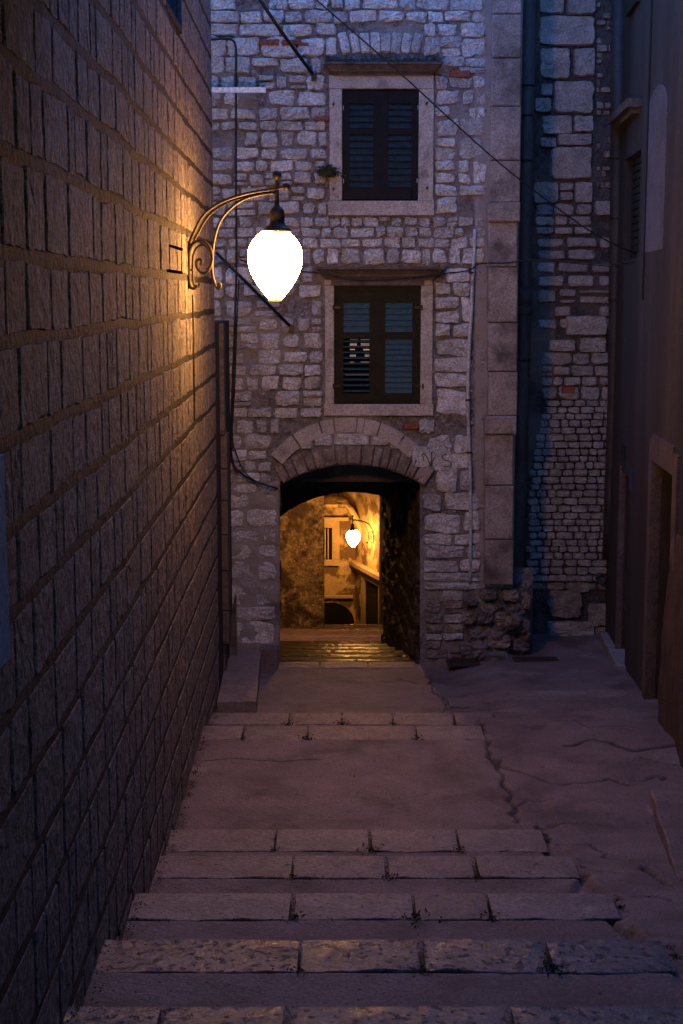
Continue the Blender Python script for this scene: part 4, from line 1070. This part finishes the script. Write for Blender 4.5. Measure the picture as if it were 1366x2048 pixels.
cable('short loose wire from the pipe to the right house corner',[(1060,518,17.4),(1140,526,17.3),(1235,534,17.0)],.006,'wire')
cable('dark iron stay rod slanting from top left to beside the upper window',[(500,-30,16.3),(560,60,16.6),(628,152,16.93)],.020,'stay rod',M_black,False).name='stay_rod'
cable('dark iron stay rod slanting behind the lit globe to the facade',[(432,505,16.3),(508,580,16.6),(583,655,16.93)],.018,'stay rod',M_black,False).name='stay_rod'
p=at(423,186,16.8); q=at(532,180,16.8)
tag(MB().box((p.x-.3,16.74,q.z-.035),(q.x,16.80,q.z+.022)).obj('tube_light',M_white),'unlit white tube light fixed level on the facade at top left','tube light')
for (x,y,Yq,l) in [(628,152,16.93,'upper'),(583,655,16.93,'lower')]:
    p=at(x,y,Yq); tag(MB().box((p.x-.03,16.90,p.z-.05),(p.x+.03,16.97,p.z+.03)).obj('wall_bracket',M_iron),'small iron wall bracket holding the end of the '+l+' stay rod','bracket','stay rod brackets')

# ================================================================== SMALL THINGS ON THE GROUND
bench = empty('doorstep',(-1.05,15.5,-4.2),'long low stone doorstep beside the left wall end','doorstep')
a=at(440,1398,14.16); b_=at(512,1398,14.16)
V=[(a.x-.03,14.16,-4.30),(b_.x,14.2,-4.30),(-.965,16.95,-4.5),(-1.35,16.95,-4.5),(a.x-.03,14.16,-4.055),(b_.x,14.2,-4.055),(-.965,16.95,-4.18),(-1.35,16.95,-4.18)]
mesh_obj('slab',V,[(0,3,2,1),(4,5,6,7),(0,1,5,4),(1,2,6,5),(2,3,7,6),(3,0,4,7)],M_nose2,bench)
a=at(519,1297,16.8); b_=at(556,1340,16.8)
tag(MB().box((a.x,16.72,-4.5),(b_.x,17.0,a.z)).obj('stone_block',M_pave),'grey stone block at the left foot of the archway','stone block')
poly=[(458,1314),(474,1312),(472.5,1192),(470,1190),(467,1205),(462,1242),(458,1248)]
poly=[(at(x,y,16.55).x,at(x,y,16.55).z) for x,y in poly]
tag(MB().prism_y(poly,16.5,16.58).obj('upright_slab',M_cornice),'thin pointed dark slab standing on the doorstep by the left wall','slab')
def flat_grate(label,cx,cy,wd,dp,ang,bars,name='drain_grate'):
    x,y=pix_ground(cx,cy); z=max(float(ground(np.array(x+i*wd/2),np.array(y+j*dp/2))) for i in(-1,0,1) for j in(-1,0,1))+.012
    t=empty(name,(x,y,z),label,name.replace('_',' '))
    f=MB(); f.box((x-wd/2,y-dp/2,z-.03),(x+wd/2,y-dp/2+.03,z+.004)); f.box((x-wd/2,y+dp/2-.03,z-.03),(x+wd/2,y+dp/2,z+.004))
    f.box((x-wd/2,y-dp/2+.03,z-.03),(x-wd/2+.03,y+dp/2-.03,z+.004)); f.box((x+wd/2-.03,y-dp/2+.03,z-.03),(x+wd/2,y+dp/2-.03,z+.004)); f.obj('frame',M_grate,t)
    MB().box((x-wd/2+.03,y-dp/2+.03,z-.03),(x+wd/2-.03,y+dp/2-.03,z-.02)).obj('pit',M_dark,t)
    for i in range(bars):
        xx=x-wd/2+.03+(wd-.06)*(i+.5)/bars; MB().box((xx-.012,y-dp/2+.03,z-.02),(xx+.012,y+dp/2-.03,z+.001)).obj('bar',M_grate,t)
flat_grate('long rusty brown drain grate in front of the recessed wall',1071,1322,.52,.16,0,14)
flat_grate('square black manhole cover at the foot of the pilaster rock',926,1334,.38,.26,0,9,'manhole_cover')
# kerb stone by the rock
x,y=pix_ground(985,1316)
V,Fc=[],[]
tag(MB().prism([(x-.12,y-.2),(x+.16,y-.2),(x+.18,y+.5),(x+.02,y+.5)],-4.5,float(ground(np.array(x),np.array(y)))+.07).obj('kerb_stone',M_rock),'wedge shaped kerb stone against the pilaster rock','kerb stone')
# kerb face at the right edge of the ramp
kp=[8.6+.1*i for i in range(22)]; V=[]; Fc=[]
for yy in kp:
    kx=2.24+(yy-9.3)*.13; zt=float(ground(np.array(kx+.06),np.array(yy)))+.006; zb3=float(ground(np.array(kx-.06),np.array(yy)))-.1
    wv=.01*noise.noise(Vector((yy*4,0,0)))
    V+=[(kx-.05+wv,yy,zb3),(kx-.05+wv,yy,zt-.012),(kx-.035+wv,yy,zt),(kx+.05,yy,zt)]
for i in range(len(kp)-1):
    for k in range(3): Fc.append((4*i+k,4*i+k+1,4*i+4+k+1,4*i+4+k))
mesh_obj('kerb',V,Fc,M_pave,pav)


# unseen block added over the viewer to shade the foreground
ov = empty('overhead_shade_block',(0,-2,-2.0),'unseen block added above the viewpoint to darken the foreground','house')
MB().box((-1.1,-5,1.42),(2.42,6.2,4.6)).obj('wall',M_lmortar,ov)  # added unseen block, only there to shade the foreground
# ---- plants: tufts made of many small blades
def tuft(name,label,cx,cy,cz,s,n,m,spread=(1,1,1),cat='plant',parent=None,kind=None,droop=.3):
    mb=MB()
    for _ in range(n):
        a=rnd.uniform(0,2*math.pi); el=rnd.uniform(.1,1.3); L=s*rnd.uniform(.4,1)
        d=Vector((math.cos(a)*math.cos(el)*spread[0],math.sin(a)*math.cos(el)*spread[1],math.sin(el)*spread[2]))
        b0=Vector((cx,cy,cz))+Vector((rnd.uniform(-1,1)*s*.25*spread[0],rnd.uniform(-1,1)*s*.1*spread[1],0)); t=b0+d*L; mid=b0+d*L*.5+Vector((0,0,L*.1))
        t=t-Vector((0,0,L*droop)); sd=d.cross(Vector((rnd.uniform(-1,1),rnd.uniform(-1,1),1))).normalized()*L*.09
        mb.add([b0,mid+sd,t,mid-sd],[(0,1,2,3)])
        for k in range(3):
            q=b0+(t-b0)*rnd.uniform(.3,1); u=Vector((rnd.uniform(-1,1),rnd.uniform(-1,1),rnd.uniform(-1,1)))*s*.10; v=Vector((rnd.uniform(-1,1),rnd.uniform(-1,1),rnd.uniform(-1,1)))*s*.10
            mb.add([q,q+u,q+u+v,q+v],[(0,1,2,3)])
    o=mb.obj(name,m,parent)
    return tag(o,label,cat if not kind else None,None,kind) if (label or kind) else o
p=fa(657,352); tuft('wall_fern','wild fern rooted in the wall left of the upper window',p.x,YF-.06,p.z,.20,170,M_leaf,(1,.8,1),cat='fern')
p=fa(450,1285)
moss=MB()
def moss_at(x,y,z,s,n,flat=.5):
    for _ in range(n):
        c_=Vector((x+rnd.gauss(0,s),y+rnd.gauss(0,s),z+abs(rnd.gauss(0,s*flat))))
        u=Vector((rnd.uniform(-1,1),rnd.uniform(-1,1),rnd.uniform(-1,1)))*s*.5; v=Vector((rnd.uniform(-1,1),rnd.uniform(-1,1),rnd.uniform(-1,1)))*s*.5
        moss.add([c_,c_+u,c_+v],[(0,1,2)])
for i in range(90):
    x_=654+222*i/89; p=fa(x_,128); moss_at(p.x,YF-.09,p.z,.02+.012*rnd.random(),24,.9)
for (ey,dp,z,js,py,m) in NOSE:
    for j in js[1:-1]:
        x_=at(j,py,ey).x
        for q in range(5):
            if rnd.random()<.75: moss_at(x_+rnd.uniform(-.01,.01),ey-dp*(q+.5)/5,z-.004,.009+.012*rnd.random(),22,.35)
        moss_at(x_,ey-dp+.01,z,.022+.02*rnd.random(),60,.3)
    xa=at(js[0],py,ey).x; xb=at(js[-1],py,ey).x; xq=xa
    while xq<xb:
        if rnd.random()<.25: moss_at(xq,ey-dp-.005,z,.016,18,.3)
        xq+=.09
    moss_at(xb+.02,ey-dp*.5,z-.01,.018,110,.4); moss_at(xb+.03,ey-dp*.1,z-.025,.016,80,.4)
for _ in range(120):
    yy=rnd.uniform(5,14.8); moss_at(lx(yy)+.04,yy,float(tread(np.array(yy)))+.003,.022,14,.6)
p=at(447,1287,15.55); moss_at(p.x,15.52,p.z,.03,120,.6)
moss.obj('moss',M_moss,None,False,kind='stuff')['label']='dark moss in step joints, along the wall foot and on the upper cornice'
print('objects', len(bpy.data.objects))
